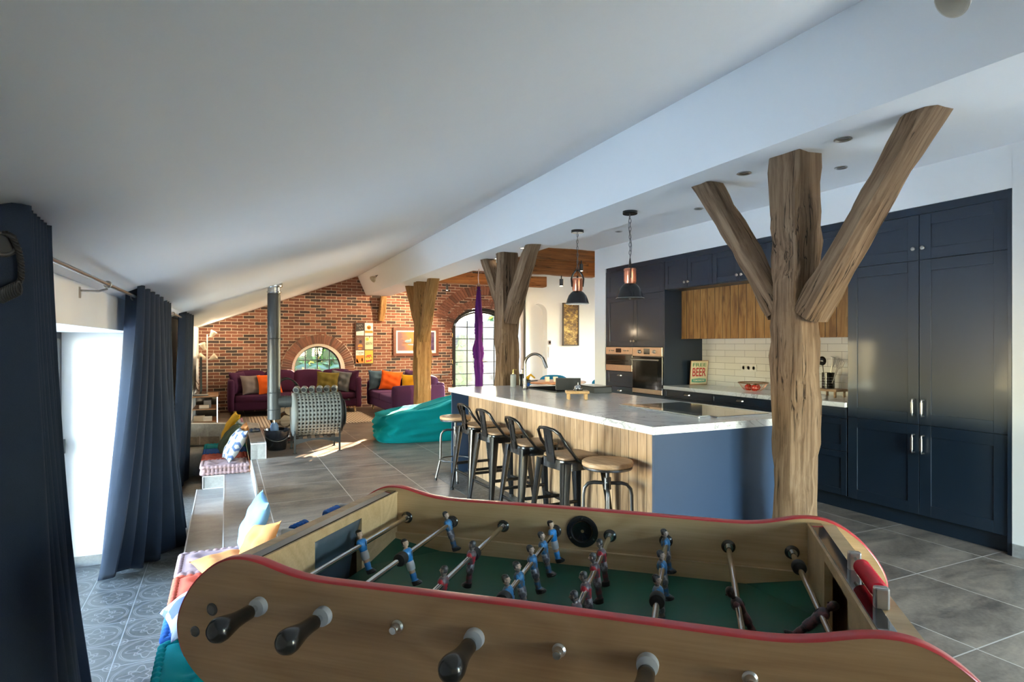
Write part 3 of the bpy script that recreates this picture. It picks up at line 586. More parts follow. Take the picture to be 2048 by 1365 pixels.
post('timber_post', 'thick weathered oak post with two braces standing in front of the blue island end', 3.065, 2.555, .232, .20,
     [(1.62, .10, .80, .14, .15), (1.60, -.10, -.83, .14, .17)], 3, OLDOAK, [((9, 10, 11), 1.95, .02, .1), ((9, 10), 1.1, .025, .16), ((3, 4), 1.5, .022, .12)])
post('timber_post', 'oak post with two braces behind the far island end beside the purple silk', 3.13, 6.80, .25, .22,
     [(1.90, .10, .70, .14, .16), (1.72, -.10, -.78, .14, .17)], 11, OLDOAK)
post('timber_post', 'golden oak post with short braces in front of the violet sofa arm', 3.20, 10.60, .27, .25, [(1.7, .08, .95, .14, .16), (1.5, -.08, -.72, .14, .18)], 17, OLDOAK2)
t = thing('timber_brace', 'short golden oak brace at the brick wall under the end of the white beam', 'beam', (3.25, 13.95, 0))
brace((-.02, .02, 1.98), (.02, -.13, 2.60), .17, .13, 5, (1, 0, 0), 2.52, OLDOAK2, t)
# stained beams over the dining area
def hbeam(name, label, x0, x1, y, z0, z1, d, seed):
    m = MB(); m.M = TR(x0, y, (z0+z1)/2) @ RY(PI/2); timber(m, x1-x0, z1-z0, d, seed, .012, .005, 20)
    o = obj(name, m, BEAMOAK); return tag(o, label, 'beam')
hbeam('ceiling_beam', 'upper stained beam ending beside the white kitchen wall corner', 3.36, 4.88, 7.54, 2.635, 2.785, .14, 21)
hbeam('ceiling_beam', 'thick stained beam just under the upper one over the dining opening', 3.36, 4.99, 7.70, 2.43, 2.72, .17, 22)
hbeam('ceiling_beam', 'far stained beam above the brick wall and the arched door', 3.45, 6.75, 12.56, 2.76, 3.0, .24, 23)
# ================================================================ fitted kitchen
XF = 4.81
def shaker(mb, y0, y1, z0, z1, x=XF, fr=.07, th=.022):
    g = .0018; y0 += g; y1 -= g; z0 += g; z1 -= g
    mb.box(x+.006, x+th, y0, y1, z0, z1)
    mb.box(x, x+.012, y0, y0+fr, z0, z1, .002); mb.box(x, x+.012, y1-fr, y1, z0, z1, .002)
    mb.box(x, x+.012, y0+fr, y1-fr, z0, z0+fr, .002); mb.box(x, x+.012, y0+fr, y1-fr, z1-fr, z1, .002)
def knob(par, y, z, x=XF):
    m = MB(); m.lathe([(0, 0), (.006, 0), (.006, .012), (.0135, .014), (.016, .022), (.013, .028), (0, .030)], 16, TR(x, y, z) @ RY(-PI/2)); return obj('knob', m, NICKEL, par)
def bar(par, y, z0, z1, x=XF):
    m = MB(); m.tube([(x, y, z0), (x-.03, y, z0), (x-.034, y, z0+.012), (x-.034, y, z1-.012), (x-.03, y, z1), (x, y, z1)], .006, 10); m.cyl((x-.034, y, z0+.02), (x-.034, y, z1-.02), .0095, None, 12); return obj('handle', m, STEEL, par)
def cup(par, y, z, x=XF):
    m = MB(); m.M = TR(x, y, z); n = 12
    m.rings([[(-.026*math.sin(PI*min(i, 8)/16)*c, (-.045+.09*q)*1, .016*math.cos(PI*i/16) if i < 9 else -.002) for i in range(9)]+[(0, -.045+.09*q, -.002)] for q, c in ((0, .05), (.08, .7), (.25, 1), (.75, 1), (.92, .7), (1, .05))])
    return obj('cup_handle', m, NICKEL, par)
def cab(name, label, y0, y1, z0, z1, grp=None, depth=.6, plinth=True):
    t = thing(name, label, 'cabinet', (XF, (y0+y1)/2, 0), 0, grp); m = MB(); dy = (y0+y1)/2
    m.M = TR(-XF, -dy, 0); m.box(XF+(.06 if 'tower' in name else .023), XF+depth, y0+.001, y1-.001, z0, z1); obj('body', m, NAVY, t)
    if plinth: m = MB(); m.M = TR(-XF, -dy, 0); m.box(XF+.05, XF+.06, y0, y1, 0, z0+.005); obj('plinth', m, NAVY, t)
    return t, TR(-XF, -dy, 0)
def front(nm, t, T, y0, y1, z0, z1, **k):
    m = MB(); m.M = T; shaker(m, y0, y1, z0, z1, **k); return obj(nm, m, NAVY, t)
def rel(o, T):          # handles are built in world coordinates, moved into the frame of the cabinet
    o.data.transform(T); return o
# tall fridge cabinet
t, T = cab('tall_cabinet', 'tall navy double-door cupboard at the right end of the kitchen wall', 2.275, 3.484, .12, 2.425)
ym = 2.886
for z0, z1, zz in ((.12, .812, (.597, .732)), (.812, 2.075, (.88, 1.005)), (2.075, 2.425, None)):
    for y0, y1, s in ((2.300, ym, 1), (ym, 3.478, -1)):
        d = front('door', t, T, y0, y1, z0, z1, fr=.085)
        yk = ym-.035 if s > 0 else ym+.035
        rel(bar(d, yk, *zz) if zz else knob(d, yk, 2.165), T)
# base units with drawers
bl = ['navy drawer unit right of the thick post next to the tall cupboard', 'navy drawer unit below the fruit basket', 'navy drawer unit below the tin beer sign']
for i in range(3):
    y0 = 3.486+.7955*i; y1 = y0+.795
    t, T = cab('base_cabinet', bl[i], y0, y1, .12, .885, 'navy base units along the kitchen wall')
    for z0, z1 in ((.125, .505), (.505, .79), (.79, .885)):
        fr = .055 if z1-z0 > .2 else .02
        d = front('drawer', t, T, y0, y1, z0, z1, fr=fr); rel(cup(d, (y0+y1)/2, (z0+z1)/2+(.09 if z1-z0 > .2 else 0)), T)
m = MB(); m.box(4.785, 5.40, 3.486, 5.872, .888, .93, .003); tag(obj('worktop', m, MARBLE), 'white marble-look worktop along the tiled kitchen wall', 'worktop')
# wall units
ul = ['navy wall unit beside the thick post nearest the tall cupboard', 'navy wall unit above the middle of the wooden hood', 'navy wall unit next to the oven tower']
for i in range(3):
    y0 = 3.486+.7955*i; y1 = y0+.795; t, T = cab('wall_cabinet', ul[i], y0, y1, 2.085, 2.425, 'navy wall units above the wooden hood', .55, False)
    for a, c, s in ((y0, (y0+y1)/2, 1), ((y0+y1)/2, y1, -1)):
        d = front('door', t, T, a, c, 2.09, 2.425, fr=.06); rel(knob(d, (y0+y1)/2-s*.03, 2.15), T)
m = MB(); m.box(5.07, 5.395, 3.488, 5.872, 1.497, 2.082); m.box(5.066, 5.074, 3.488, 5.872, 1.495, 1.502)
tag(obj('hood_casing', m, HOODPLANK), 'wide casing of vertical oak boards over the tiled worktop', 'range hood casing')
# oven tower
t, T = cab('oven_tower', 'tall navy cabinet housing the oven and the microwave', 5.876, 7.13, .12, 2.425)
m = MB(); m.M = T; m.box(XF, XF+.6, 5.874, 5.894, 0, 2.43); m.box(XF, XF+.6, 7.108, 7.13, 0, 2.43); obj('side_panel', m, NAVY, t)
for z0, z1 in ((1.397, 2.075), (2.075, 2.425)):
    for y0, y1, s in ((5.894, 6.497, 1), (6.497, 7.108, -1)):
        d = front('door', t, T, y0, y1, z0, z1, fr=.07); rel(knob(d, 6.497-s*.03, 1.47 if z0 < 2 else 2.13), T)
for y0, y1, z0, z1 in ((6.497, 7.108, .86, 1.065), (6.497, 7.108, .49, .86), (6.497, 7.108, .125, .49), (5.894, 6.497, .125, .80)):
    d = front('drawer', t, T, y0, y1, z0, z1, fr=.05); rel(cup(d, (y0+y1)/2, z1-.06), T)
m = MB(); m.box(4.815, 4.84, 2.275, 7.13, 2.427, 2.486); m.box(4.80, 4.84, 2.275, 2.298, 0, 2.486); tag(obj('cabinet_cornice', m, NAVY), 'navy filler strip along the top of all the fitted cabinets', 'trim')
def appliance(name, label, cat, y0, y1, z0, z1, kind):
    t = thing(name, label, cat, (XF-.004, (y0+y1)/2, z0)); H = z1-z0; W = (y1-y0)/2
    m = MB(); m.box(.004, .05, -W, W, 0, H); obj('body', m, DSTEEL, t)
    m = MB(); ch = .115 if kind == 'oven' else .10; m.box(-.016, .004, -W+.003, W-.003, H-ch, H-.003, .003); p = obj('control_panel', m, WSTEEL, t)
    m = MB(); m.box(-.0175, -.015, -.06, .06, H-ch+.025, H-.02); d = obj('display', m, BLACKG, p)
    for s in ((-1, 1) if kind == 'oven' else ()):
        m = MB(); m.lathe([(0, 0), (.024, 0), (.026, .006), (.019, .010), (.017, .028), (0, .030)], 20, TR(-.016, s*.15, H-ch/2) @ RY(-PI/2)); m.cbox((-.048, s*.15, H-ch/2), (.006, .006, .036)); obj('knob', m, STEEL, p)
    if kind != 'oven':
        for q in (-.21, -.16, -.12, .12, .16, .21): m = MB(); m.cyl((-.016, q, H-ch/2), (-.024, q, H-ch/2), .009); obj('button', m, STEEL, p)
    bz = .06 if kind == 'oven' else .085
    m = MB(); m.box(-.014, .004, -W+.003, W-.003, .003, H-ch-.008, .003); d = obj('door', m, BLACKG, t)
    m = MB(); m.box(-.018, -.012, -W+.003, W-.003, .003, bz, .002); obj('lower_trim', m, WSTEEL, d)
    m = MB(); m.box(-.0165, -.0142, -W*.7, W*.72, bz+.045, H-ch-.075); obj('glass_window', m, plain('oven_window', (.02, .018, .016), .06, 0, .1), d)
    if kind == 'oven':
        m = MB(); m.cyl((-.055, -W+.03, H-ch-.045), (-.055, W-.03, H-ch-.045), .011)
        for s in (-1, 1): m.cyl((-.014, s*(W-.07), H-ch-.045), (-.055, s*(W-.07), H-ch-.045), .007)
        obj('handle', m, STEEL, d)
    return t
appliance('oven', 'built-in steel oven with black glass door beside the microwave', 'oven', 5.896, 6.495, .805, 1.394, 'oven')
appliance('microwave', 'built-in steel microwave with a dark door left of the oven', 'microwave', 6.499, 7.106, 1.068, 1.394, 'mw')
# splashback socket
t = thing('wall_socket', 'white triple power socket on the tiled wall left of the fruit basket', 'socket', (5.4, 5.12, 1.16))
m = MB(); m.box(-.009, -.0005, -.115, .115, -.04, .04, .004); obj('socket_plate', m, WHITEP, t)
for q in (-.075, 0, .075): m = MB(); m.lathe([(.024, 0), (.024, .003), (.02, .003), (.019, .0), (0, 0)], 20, TR(-.009, q, 0) @ RY(-PI/2)); obj('outlet', m, WHITEP, t)
# tin beer sign leaning at the back of the worktop
t = thing('tin_sign', 'cream tin sign offering free beer tomorrow standing on the worktop', 'sign', M=TR(5.27, 5.80, .931) @ RZ(R(-8)) @ RX(R(6)))
m = MB(); m.box(-.125, .125, 0, .003, 0, .30, .001); obj('plate', m, plain('rusty_tin_edge', (.36, .15, .05), .6, 0, .4), t)
m = MB(); m.box(-.118, .118, -.002, .0, .007, .293); obj('face', m, plain('cream_enamel', (.72, .63, .42), .45, 0, .12), t)
FX = RX(PI/2)
m = text_mb('FREE', .19, .042, TR(0, -.0022, .248) @ FX); obj('lettering', m, plain('sign_green', (.12, .27, .12), .5), t)
m = text_mb('BEER', .19, .105, TR(0, -.0022, .158) @ FX); obj('lettering', m, plain('sign_red', (.50, .03, .03), .5), t)
m = MB(); m.prism([(-.1, .035), (-.1, .072), (0, .080), (.1, .072), (.1, .035), (0, .028)], .0012, TR(0, -.002, 0) @ FX); obj('banner', m, plain('sign_teal', (.08, .36, .24), .5), t)
m = text_mb('TOMORROW', .165, .022, TR(0, -.0035, .054) @ FX); obj('lettering', m, plain('sign_cream', (.8, .74, .55), .5), t)
# fruit basket
t = thing('wire_basket', 'copper wire basket holding red tomatoes on the worktop', 'basket', (5.10, 4.78, .931))
m = MB(); m.tube([(.15*math.cos(a), .15*math.sin(a), .088) for a in [2*PI*i/40 for i in range(40)]], .006, 8, True); obj('rim', m, TWOOD, t)
m = MB()
for i in range(30): a = 2*PI*i/30; m.tube([(.075*math.cos(a), .075*math.sin(a), .003), (.1*math.cos(a), .1*math.sin(a), .02), (.15*math.cos(a), .15*math.sin(a), .088)], .0012, 5)
for r_, z in ((.075, .003), (.112, .035)): m.tube([(r_*math.cos(2*PI*i/30), r_*math.sin(2*PI*i/30), z) for i in range(30)], .0015, 5, True)
obj('wire_bowl', m, COPPER, t)
TOM = plain('tomato_red', (.55, .03, .015), .18, 0, .15, coat=.4); lab = ['left red tomato in the wire basket', 'right red tomato in the wire basket', 'red tomato at the back of the wire basket']
for (dx, dy, l_) in ((-.02, .045, lab[0]), (-.03, -.05, lab[1]), (.05, -.0, lab[2])):
    t = thing('tomato', l_, 'tomato', (5.10+dx, 4.78+dy, .935), 0, 'tomatoes in the wire basket')
    m = MB(); m.lathe([(0, .004), (.02, .001), (.036, .015), (.041, .034), (.034, .055), (.018, .064), (.006, .06), (0, .058)], 20); obj('flesh', m, TOM, t)
    m = MB(); m.cyl((0, 0, .058), (.004, 0, .072), .003)
    for k in range(5): a = 2*PI*k/5; m.tube([(0, 0, .061), (.012*math.cos(a), .012*math.sin(a), .067), (.022*math.cos(a), .022*math.sin(a), .063)], [.003, .004, .001], 5)
    obj('stalk', m, LG[1], t)
# utensils on a small board
t = thing('board_stand', 'small wooden stand with peg legs under the utensil pot', 'stand', (5.20, 3.93, .931))
m = MB(); m.box(-.09, .09, -.12, .12, .055, .078, .004); obj('top', m, STOOLW, t)
for sx in (-1, 1):
    for sy in (-1, 1): m = MB(); m.cyl((sx*.065, sy*.09, 0), (sx*.065, sy*.09, .056), .012); obj('leg', m, STOOLW, t)
t = thing('utensil_pot', 'black perforated pot full of kitchen tools right of the thick post', 'pot', (5.20, 3.96, 1.0095))
m = MB(); m.lathe([(0, 0), (.056, 0), (.056, .15), (.053, .15), (.053, .005), (0, .005)], 32); obj('pot', m, BLACKP, t)
m = MB()
for k in range(24):
    for z in (.03, .055, .08, .105): a = 2*PI*(k+.5)/24; m.cyl((.0558*math.cos(a), .0558*math.sin(a), z), (.0566*math.cos(a), .0566*math.sin(a), z), .0035, None, 6)
obj('perforations', m, GREYP, t)
def tool(name, label, M, head):
    t = thing(name, label, 'kitchen tool', M=M, group='tools in the black utensil pot'); m = MB(); m.cyl((0, 0, .01), (0, 0, .22), .005, .004, 8); obj('handle', m, BLACKP if head == 'ladle' else STEEL, t); m = MB()
    if head == 'ladle': m.M = TR(0, 0, .26); m.grid(lambda u, v: (.045*math.sin(v*PI/2)*math.cos(2*PI*u), .028*math.cos(v*PI/2)+.0, .045*math.sin(v*PI/2)*math.sin(2*PI*u)), 16, 6, True)
    elif head == 'slotted':
        for k in range(5): q = -.03+.015*k; m.tube([(q*.3, 0, .21), (q, 0, .24), (q*1.1, .004, .30)], .003, 6)
        m.tube([(-.034, .004, .30), (.034, .004, .30)], .004, 6)
    else:
        for k in range(6): a = PI*k/6; m.tube([(0, 0, .2), (.026*math.cos(a), .026*math.sin(a), .25), (.018*math.cos(a), .018*math.sin(a), .29), (0, 0, .3), (-.018*math.cos(a), -.018*math.sin(a), .29), (-.026*math.cos(a), -.026*math.sin(a), .25), (0, 0, .2)], .0013, 5)
    o = obj('head', m, BLACKP if head == 'ladle' else STEEL, t)
    if head == 'ladle': md = o.modifiers.new('s', 'SOLIDIFY'); md.thickness = .003
B0 = TR(5.20, 3.96, 1.012)
tool('ladle', 'black ladle leaning left in the utensil pot', B0 @ TR(-.005, .025, 0) @ RX(R(-8)) @ RZ(R(90)), 'ladle')
tool('spatula', 'steel slotted spatula in the middle of the utensil pot', B0 @ TR(-.01, -.012, 0) @ RX(R(10)) @ RZ(R(70)), 'slotted')
tool('whisk', 'steel wire whisk leaning right in the utensil pot', B0 @ TR(.01, -.02, 0) @ RX(R(18)), 'whisk')
tool('spatula', 'steel slotted spatula leaning far right in the utensil pot', B0 @ TR(-.015, -.028, 0) @ RX(R(25)) @ RZ(R(100)), 'slotted')
t = thing('glass_bottle', 'clear glass bottle with a black label beside the tall cupboard', 'bottle', (5.28, 3.62, .931))
m = MB(); m.lathe([(0, 0), (.042, 0), (.045, .01), (.045, .19), (.035, .22), (.018, .245), (.016, .30), (0, .30)], 24); obj('bottle_glass', m, GLASS, t)
m = MB(); m.lathe([(.0455, .05), (.0462, .05), (.0462, .10), (.0455, .10)], 24); obj('paper_label', m, BLACKP, t)
m = MB(); m.lathe([(0, .30), (.018, .30), (.018, .325), (0, .325)], 16); obj('cap', m, BLACKP, t)
# ================================================================ island
IX0, IX1, IY0, IY1 = 2.235, 3.475, 2.83, 6.41
t = thing('kitchen_island', 'long kitchen island with board-clad side and blue end panels', 'kitchen island', (2.85, 4.62, 0)); T = TR(-2.85, -4.62, 0)
m = MB(); m.M = T; m.box(2.47, 3.44, IY0+.05, IY1-.05, .0, .74); m.box(2.47, 3.44, IY0+.05, 5.22, .74, .90); m.box(2.47, 3.44, 6.05, IY1-.05, .74, .90); m.box(2.47, 2.93, 5.22, 6.05, .74, .90); m.box(3.42, 3.44, 5.22, 6.05, .74, .90); obj('body', m, NAVY2, t)
m = MB(); m.M = T; m.box(2.458, 2.472, IY0+.045, IY1-.045, 0, .902); obj('board_cladding', m, ISLPLANK, t)
for y0 in (IY0+.022, IY1-.046): m = MB(); m.M = T; m.box(2.262, 3.45, y0, y0+.024, 0, .902, .0015); obj('end_panel', m, NAVY2, t)
m = MB()
sx0, sx1, sy0, sy1 = 2.97, 3.39, 5.25, 6.02
m.plate([[(IX0, IY0), (IX1, IY0), (IX1, IY1), (IX0, IY1)], [(sx0, sy0), (sx1, sy0), (sx1, sy1), (sx0, sy1)]], .046, T @ TR(0, 0, .904)); obj('marble_top', m, MARBLE, t)
t = thing('sink', 'dark composite sink set into the island worktop behind the tap', 'sink', ((sx0+sx1)/2, (sy0+sy1)/2, .95))
w, d = (sx1-sx0)/2, (sy1-sy0)/2; SK = plain('dark_granite_sink', (.035, .038, .042), .5, 0, .2)
m = MB()
def rr(a, c, z): return [(-a, -c, z), (a, -c, z), (a, c, z), (-a, c, z)]
m.rings([rr(w+.012, d+.012, .0005), rr(w+.012, d+.012, .008), rr(w-.015, d-.015, .008), rr(w-.02, d-.02, -.18), rr(w-.001, d-.001, -.185), rr(w-.001, d-.001, .0)], False, True); m.box(-w+.01, w-.01, -d+.01, d-.01, -.185, -.175); obj('basin', m, SK, t)
m = MB(); m.cyl((0, 0, -.176), (0, 0, -.172), .04); obj('drain', m, STEEL, t)
t = thing('tap', 'tall curved steel kitchen tap rising from the island', 'tap', (2.885, 5.80, .951))
m = MB(); m.cyl((0, 0, 0), (0, 0, .012), .03, .027, 24); m.cyl((0, 0, .01), (0, 0, .115), .023, .023, 24); obj('base', m, TAPM, t)
R0 = .105; ux, uy = .80, -.60
arcp = [(0, 0, .11), (0, 0, .27)] + [(ux*(R0-R0*math.cos(a)), uy*(R0-R0*math.cos(a)), .27+R0*math.sin(a)) for a in [PI*k/16 for k in range(1, 14)]]
m = MB(); m.tube(arcp, .0145, 14); e = V(arcp[-1]); obj('spout', m, TAPM, t)
m = MB(); dirn = V((ux*.36, uy*.36, -.93)); m.tube([e-dirn*.01, e+dirn*.02, e+dirn*.07, e+dirn*.11], [.0145, .0165, .018, .016], 14); obj('spray_head', m, DSTEEL, t)
m = MB(); m.cyl((0, 0, .085), (.05, -.03, .085), .017, None, 16); m.cyl((.05, -.03, .085), (.12, -.06, .093), .006); obj('lever', m, DSTEEL, t)
def pump(name, label, x, y, body, head, r, h):
    t = thing(name, label, 'soap dispenser', (x, y, .951), 0, 'soap dispensers by the sink'); m = MB(); m.lathe([(0, 0), (r, 0), (r, h), (r*.9, h+.012), (r*.4, h+.02), (0, h+.02)], 24); obj('bottle', m, body, t)
    m = MB(); m.lathe([(0, h+.018), (.013, h+.018), (.013, h+.035), (.005, h+.037), (.005, h+.065), (0, h+.065)], 14); m.tube([(0, 0, h+.065), (.0, 0, h+.072), (.035, -.025, h+.068)], .0055, 8); obj('pump', m, head, t)
pump('soap_dispenser', 'grey ribbed soap dispenser with brass pump left of the tap', 2.92, 6.17, plain('ribbed_grey_ceramic', (.30, .33, .35), .35), BRASS, .033, .125)
pump('soap_dispenser', 'black soap dispenser with chrome pump just behind the tap', 3.075, 6.27, BLACKP, CHROME, .034, .12)
t = thing('dish_brush', 'yellow and blue dish brush beside the black soap dispenser', 'brush', (3.13, 6.22, .951)); m = MB(); m.cyl((0, 0, 0), (0, 0, .06), .022, .02, 16); obj('head', m, BLUEC, t)
m = MB(); m.tube([(0, 0, .06), (.0, 0, .10), (.03, -.01, .13), (.075, -.03, .09)], [.018, .02, .012, .008], 10); obj('handle', m, YELL, t)
t = thing('induction_hob', 'black glass induction hob flush on the near end of the island', 'hob', (3.13, 3.46, .951)); m = MB(); m.box(-.231, .231, -.446, .446, 0, .0065, .002); obj('glass_top', m, BLACKG, t); m = MB(); m.box(-.236, .236, -.451, .451, 0, .0045, .001); obj('steel_rim', m, GALV, t)
t = thing('downdraft_hood', 'narrow glass downdraft extractor strip along the left edge of the hob', 'extractor', (2.80, 3.46, .951)); m = MB(); m.box(-.05, .05, -.44, .44, 0, .014, .003); obj('frame', m, GALV, t); m = MB(); m.box(-.044, .044, -.432, .432, .014, .017); obj('glass_cover', m, plain('grey_glass', (.30, .33, .33), .03, 0, .05, coat=1), t)
# black box, tray and bell on the island
t = thing('knife_box', 'upright dark grey box standing on the far right of the island', 'box', M=TR(3.24, 5.50, .951) @ RZ(R(-32))); m = MB(); m.box(-.13, .13, -.04, .04, 0, .125, .004); obj('box', m, DARKG, t)
m = MB(); m.box(-.132, -.1302, -.03, -.012, .01, .115); obj('white_print', m, WHITEP, t)
t = thing('storage_tray', 'long black lidded tray lying behind the upright dark box', 'tray', M=TR(3.355, 5.15, .951) @ RZ(R(-4))); m = MB(); m.box(-.10, .10, -.14, .22, 0, .055, .004); obj('tray', m, DARKG, t); m = MB(); m.box(-.103, .103, -.143, .223, .055, .066, .003); obj('lid', m, BLACKP, t)
t = thing('serving_stand', 'little wooden board on peg legs carrying the bell on the island', 'stand', M=TR(2.77, 4.55, .951) @ RZ(R(-25))); m = MB(); m.box(-.1, .1, -.065, .065, .05, .075, .006); obj('board', m, LEGW, t)
for sx in (-1, 1):
    for sy in (-1, 1): m = MB(); m.cyl((sx*.075, sy*.045, 0), (sx*.075, sy*.045, .051), .0125); obj('leg', m, LEGW, t)
t = thing('service_bell', 'chrome reception bell on the little wooden board', 'bell', (2.78, 4.55, 1.0265)); m = MB(); m.lathe([(0, 0), (.042, 0), (.042, .006), (.036, .012), (0, .012)], 24); obj('base', m, BLACKP, t)
m = MB(); m.lathe([(.036, .016), (.035, .026), (.028, .04), (.014, .048), (0, .05)], 24); obj('dome', m, CHROME, t); m = MB(); m.cyl((0, 0, .048), (0, 0, .066), .0035); m.ball((0, 0, .067), .005, 10, 6); obj('button', m, CHROME, t)
# ================================================================ bar stools
def metal_stool():
    t = thing('bar_stool', '', 'bar stool', (0, 0, 0), 0, 'black metal stools along the island')
    m = MB(); n = 24
    def sq(a, z, p=5): return [(a*math.copysign(abs(math.cos(q))**(2/p), math.cos(q)), a*math.copysign(abs(math.sin(q))**(2/p), math.sin(q)), z) for q in [2*PI*i/n for i in range(n)]]
    m.rings([sq(.150, .642), sq(.158, .645), sq(.158, .657), sq(.152, .662)]); obj('seat', m, SEATW, t)
    m = MB(); m.rings([sq(.150, .642), sq(.163, .640), sq(.166, .625), sq(.168, .575), sq(.160, .575), sq(.158, .63), sq(.0, .632)], False); obj('seat_frame', m, BLACKM, t)
    for sx in (-1, 1):
        for sy in (-1, 1):
            m = MB(); a = V((sx*.145, sy*.145, .63)); c = V((sx*.215, sy*.215, 0)); k = 12; rs = []
            for j in range(9):
                q = j/8; p = a.lerp(c, q); w = .042*(1-q)+.019*q; ring = []
                for i in range(k):       # V-folded sheet leg, open inwards
                    g = 2*PI*i/k; x = w*math.copysign(abs(math.cos(g))**.55, math.cos(g)); y = w*math.copysign(abs(math.sin(g))**.55, math.sin(g))
                    if sx*x+sy*y < -w*.5: x, y = x*.35, y*.35
                    ring.append((p.x+x*.85, p.y+y*.85, p.z))
                rs.append(ring)
            m.rings(rs); l = obj('leg', m, BLACKM, t); m = MB(); m.cyl((c.x, c.y, -.0), (c.x, c.y, .022), .021, .020, 12); obj('rubber_foot', m, BLACKR, l)
    for q, z in ((0, .20), (1, .26), (2, .20), (3, .26)):
        m = MB(); e = .145+.07*(1-z/.63); ca, sa = math.cos(q*PI/2), math.sin(q*PI/2)
        m.tube([(e*ca-e*sa, e*sa+e*ca, z), (e*ca+e*sa, e*sa-e*ca, z)], .0085, 8, flat=1.6); obj('footrest', m, BLACKM, t)
    pts = [(.02, -.164, .61), (-.06, -.166, .645), (-.15, -.158, .755), (-.185, -.135, .825), (-.2, -.09, .848), (-.206, 0, .855), (-.2, .09, .848), (-.185, .135, .825), (-.15, .158, .755), (-.06, .166, .645), (.02, .164, .61)]
    m = MB(); m.tube(pts, .0115, 10); obj('backrest_hoop', m, BLACKM, t)
    m = MB()
    for k in (-1, 1): m.box(-.006, .006, k*.036-.012, k*.036+.012, 0, .235, .002, TR(-.163, 0, .615) @ RY(R(-8.4)))
    m.box(-.006, .006, -.048, .048, .0, .06, .002, TR(-.163, 0, .615) @ RY(R(-8.4))); m.box(-.006, .006, -.048, .048, .19, .24, .002, TR(-.163, 0, .615) @ RY(R(-8.4)))
    m.box(-.002, .003, -.03, .03, .05, .20, .001, TR(-.163, 0, .615) @ RY(R(-8.4))); obj('back_splat', m, BLACKM, t)
    return t
S0 = metal_stool()
sp = [((2.19, 3.68), 4, 'black metal bar stool with low back nearest the near round stool'), ((2.205, 4.28), -3, 'black metal bar stool with low back, second from the near round stool'),
      ((2.22, 4.93), 3, 'black metal bar stool with low back, third from the near round stool'), ((2.23, 5.44), 2, 'black metal bar stool with low back next to the far round stool')]
for i, ((x, y), a, l_) in enumerate(sp):
    o = S0 if i == 0 else copy_tree(S0); o.location = (x, y, .003 if x > 2.05 else .0); o.rotation_euler = (0, 0, R(a)); o['label'] = l_
def round_stool():
    t = thing('round_stool', '', 'bar stool', (0, 0, 0), 0, 'round wooden swivel stools by the island')
    m = MB(); m.lathe([(0, .638), (.158, .638), (.166, .645), (.166, .665), (.160, .672), (0, .672)], 40); obj('seat', m, STOOLW, t)
    m = MB(); m.lathe([(0, .622), (.158, .622), (.160, .626), (.160, .636), (.157, .638), (0, .638)], 40); obj('seat_plate', m, DSTEEL, t)
    m = MB(); m.cyl((0, 0, .36), (0, 0, .625), .013, None, 14)
    for k in range(22): m.tube([(.0145*math.cos(a), .0145*math.sin(a), .37+.0085*k+.0085*a/6.28) for a in [2*PI*i/10 for i in range(11)]], .002, 4)
    m.cyl((0, 0, .352), (0, 0, .362), .017, None, 8); obj('screw', m, DSTEEL, t)
    m = MB(); m.cyl((0, 0, .485), (0, 0, .56), .024, None, 18); obj('hub', m, DSTEEL, t)
    for k in range(4):
        a = PI/4+k*PI/2; c, s = math.cos(a), math.sin(a)
        pts = [(.02, .525), (.09, .527), (.125, .518), (.148, .49), (.155, .45), (.158, .22), (.165, .19), (.205, .02)]
        m = MB(); m.tube([(r*c, r*s, z) for r, z in pts], .0115, 10); l = obj('leg', m, DSTEEL, t); m = MB(); m.cyl((.208*c, .208*s, 0), (.205*c, .205*s, .025), .0145, None, 12); obj('rubber_foot', m, BLACKR, l)
    m = MB(); m.tube([(.163*math.cos(2*PI*i/36), .163*math.sin(2*PI*i/36), .215) for i in range(36)], .008, 8, True); obj('foot_ring', m, DSTEEL, t)
    return t
Q0 = round_stool(); Q0.location = (2.245, 3.31, .003); Q0.rotation_euler = (0, 0, R(12)); Q0['label'] = 'round wooden screw stool at the near end of the island'
Q1 = copy_tree(Q0); Q1.location = (2.19, 6.05, .003); Q1.rotation_euler = (0, 0, R(30)); Q1['label'] = 'round wooden screw stool at the far end of the island'
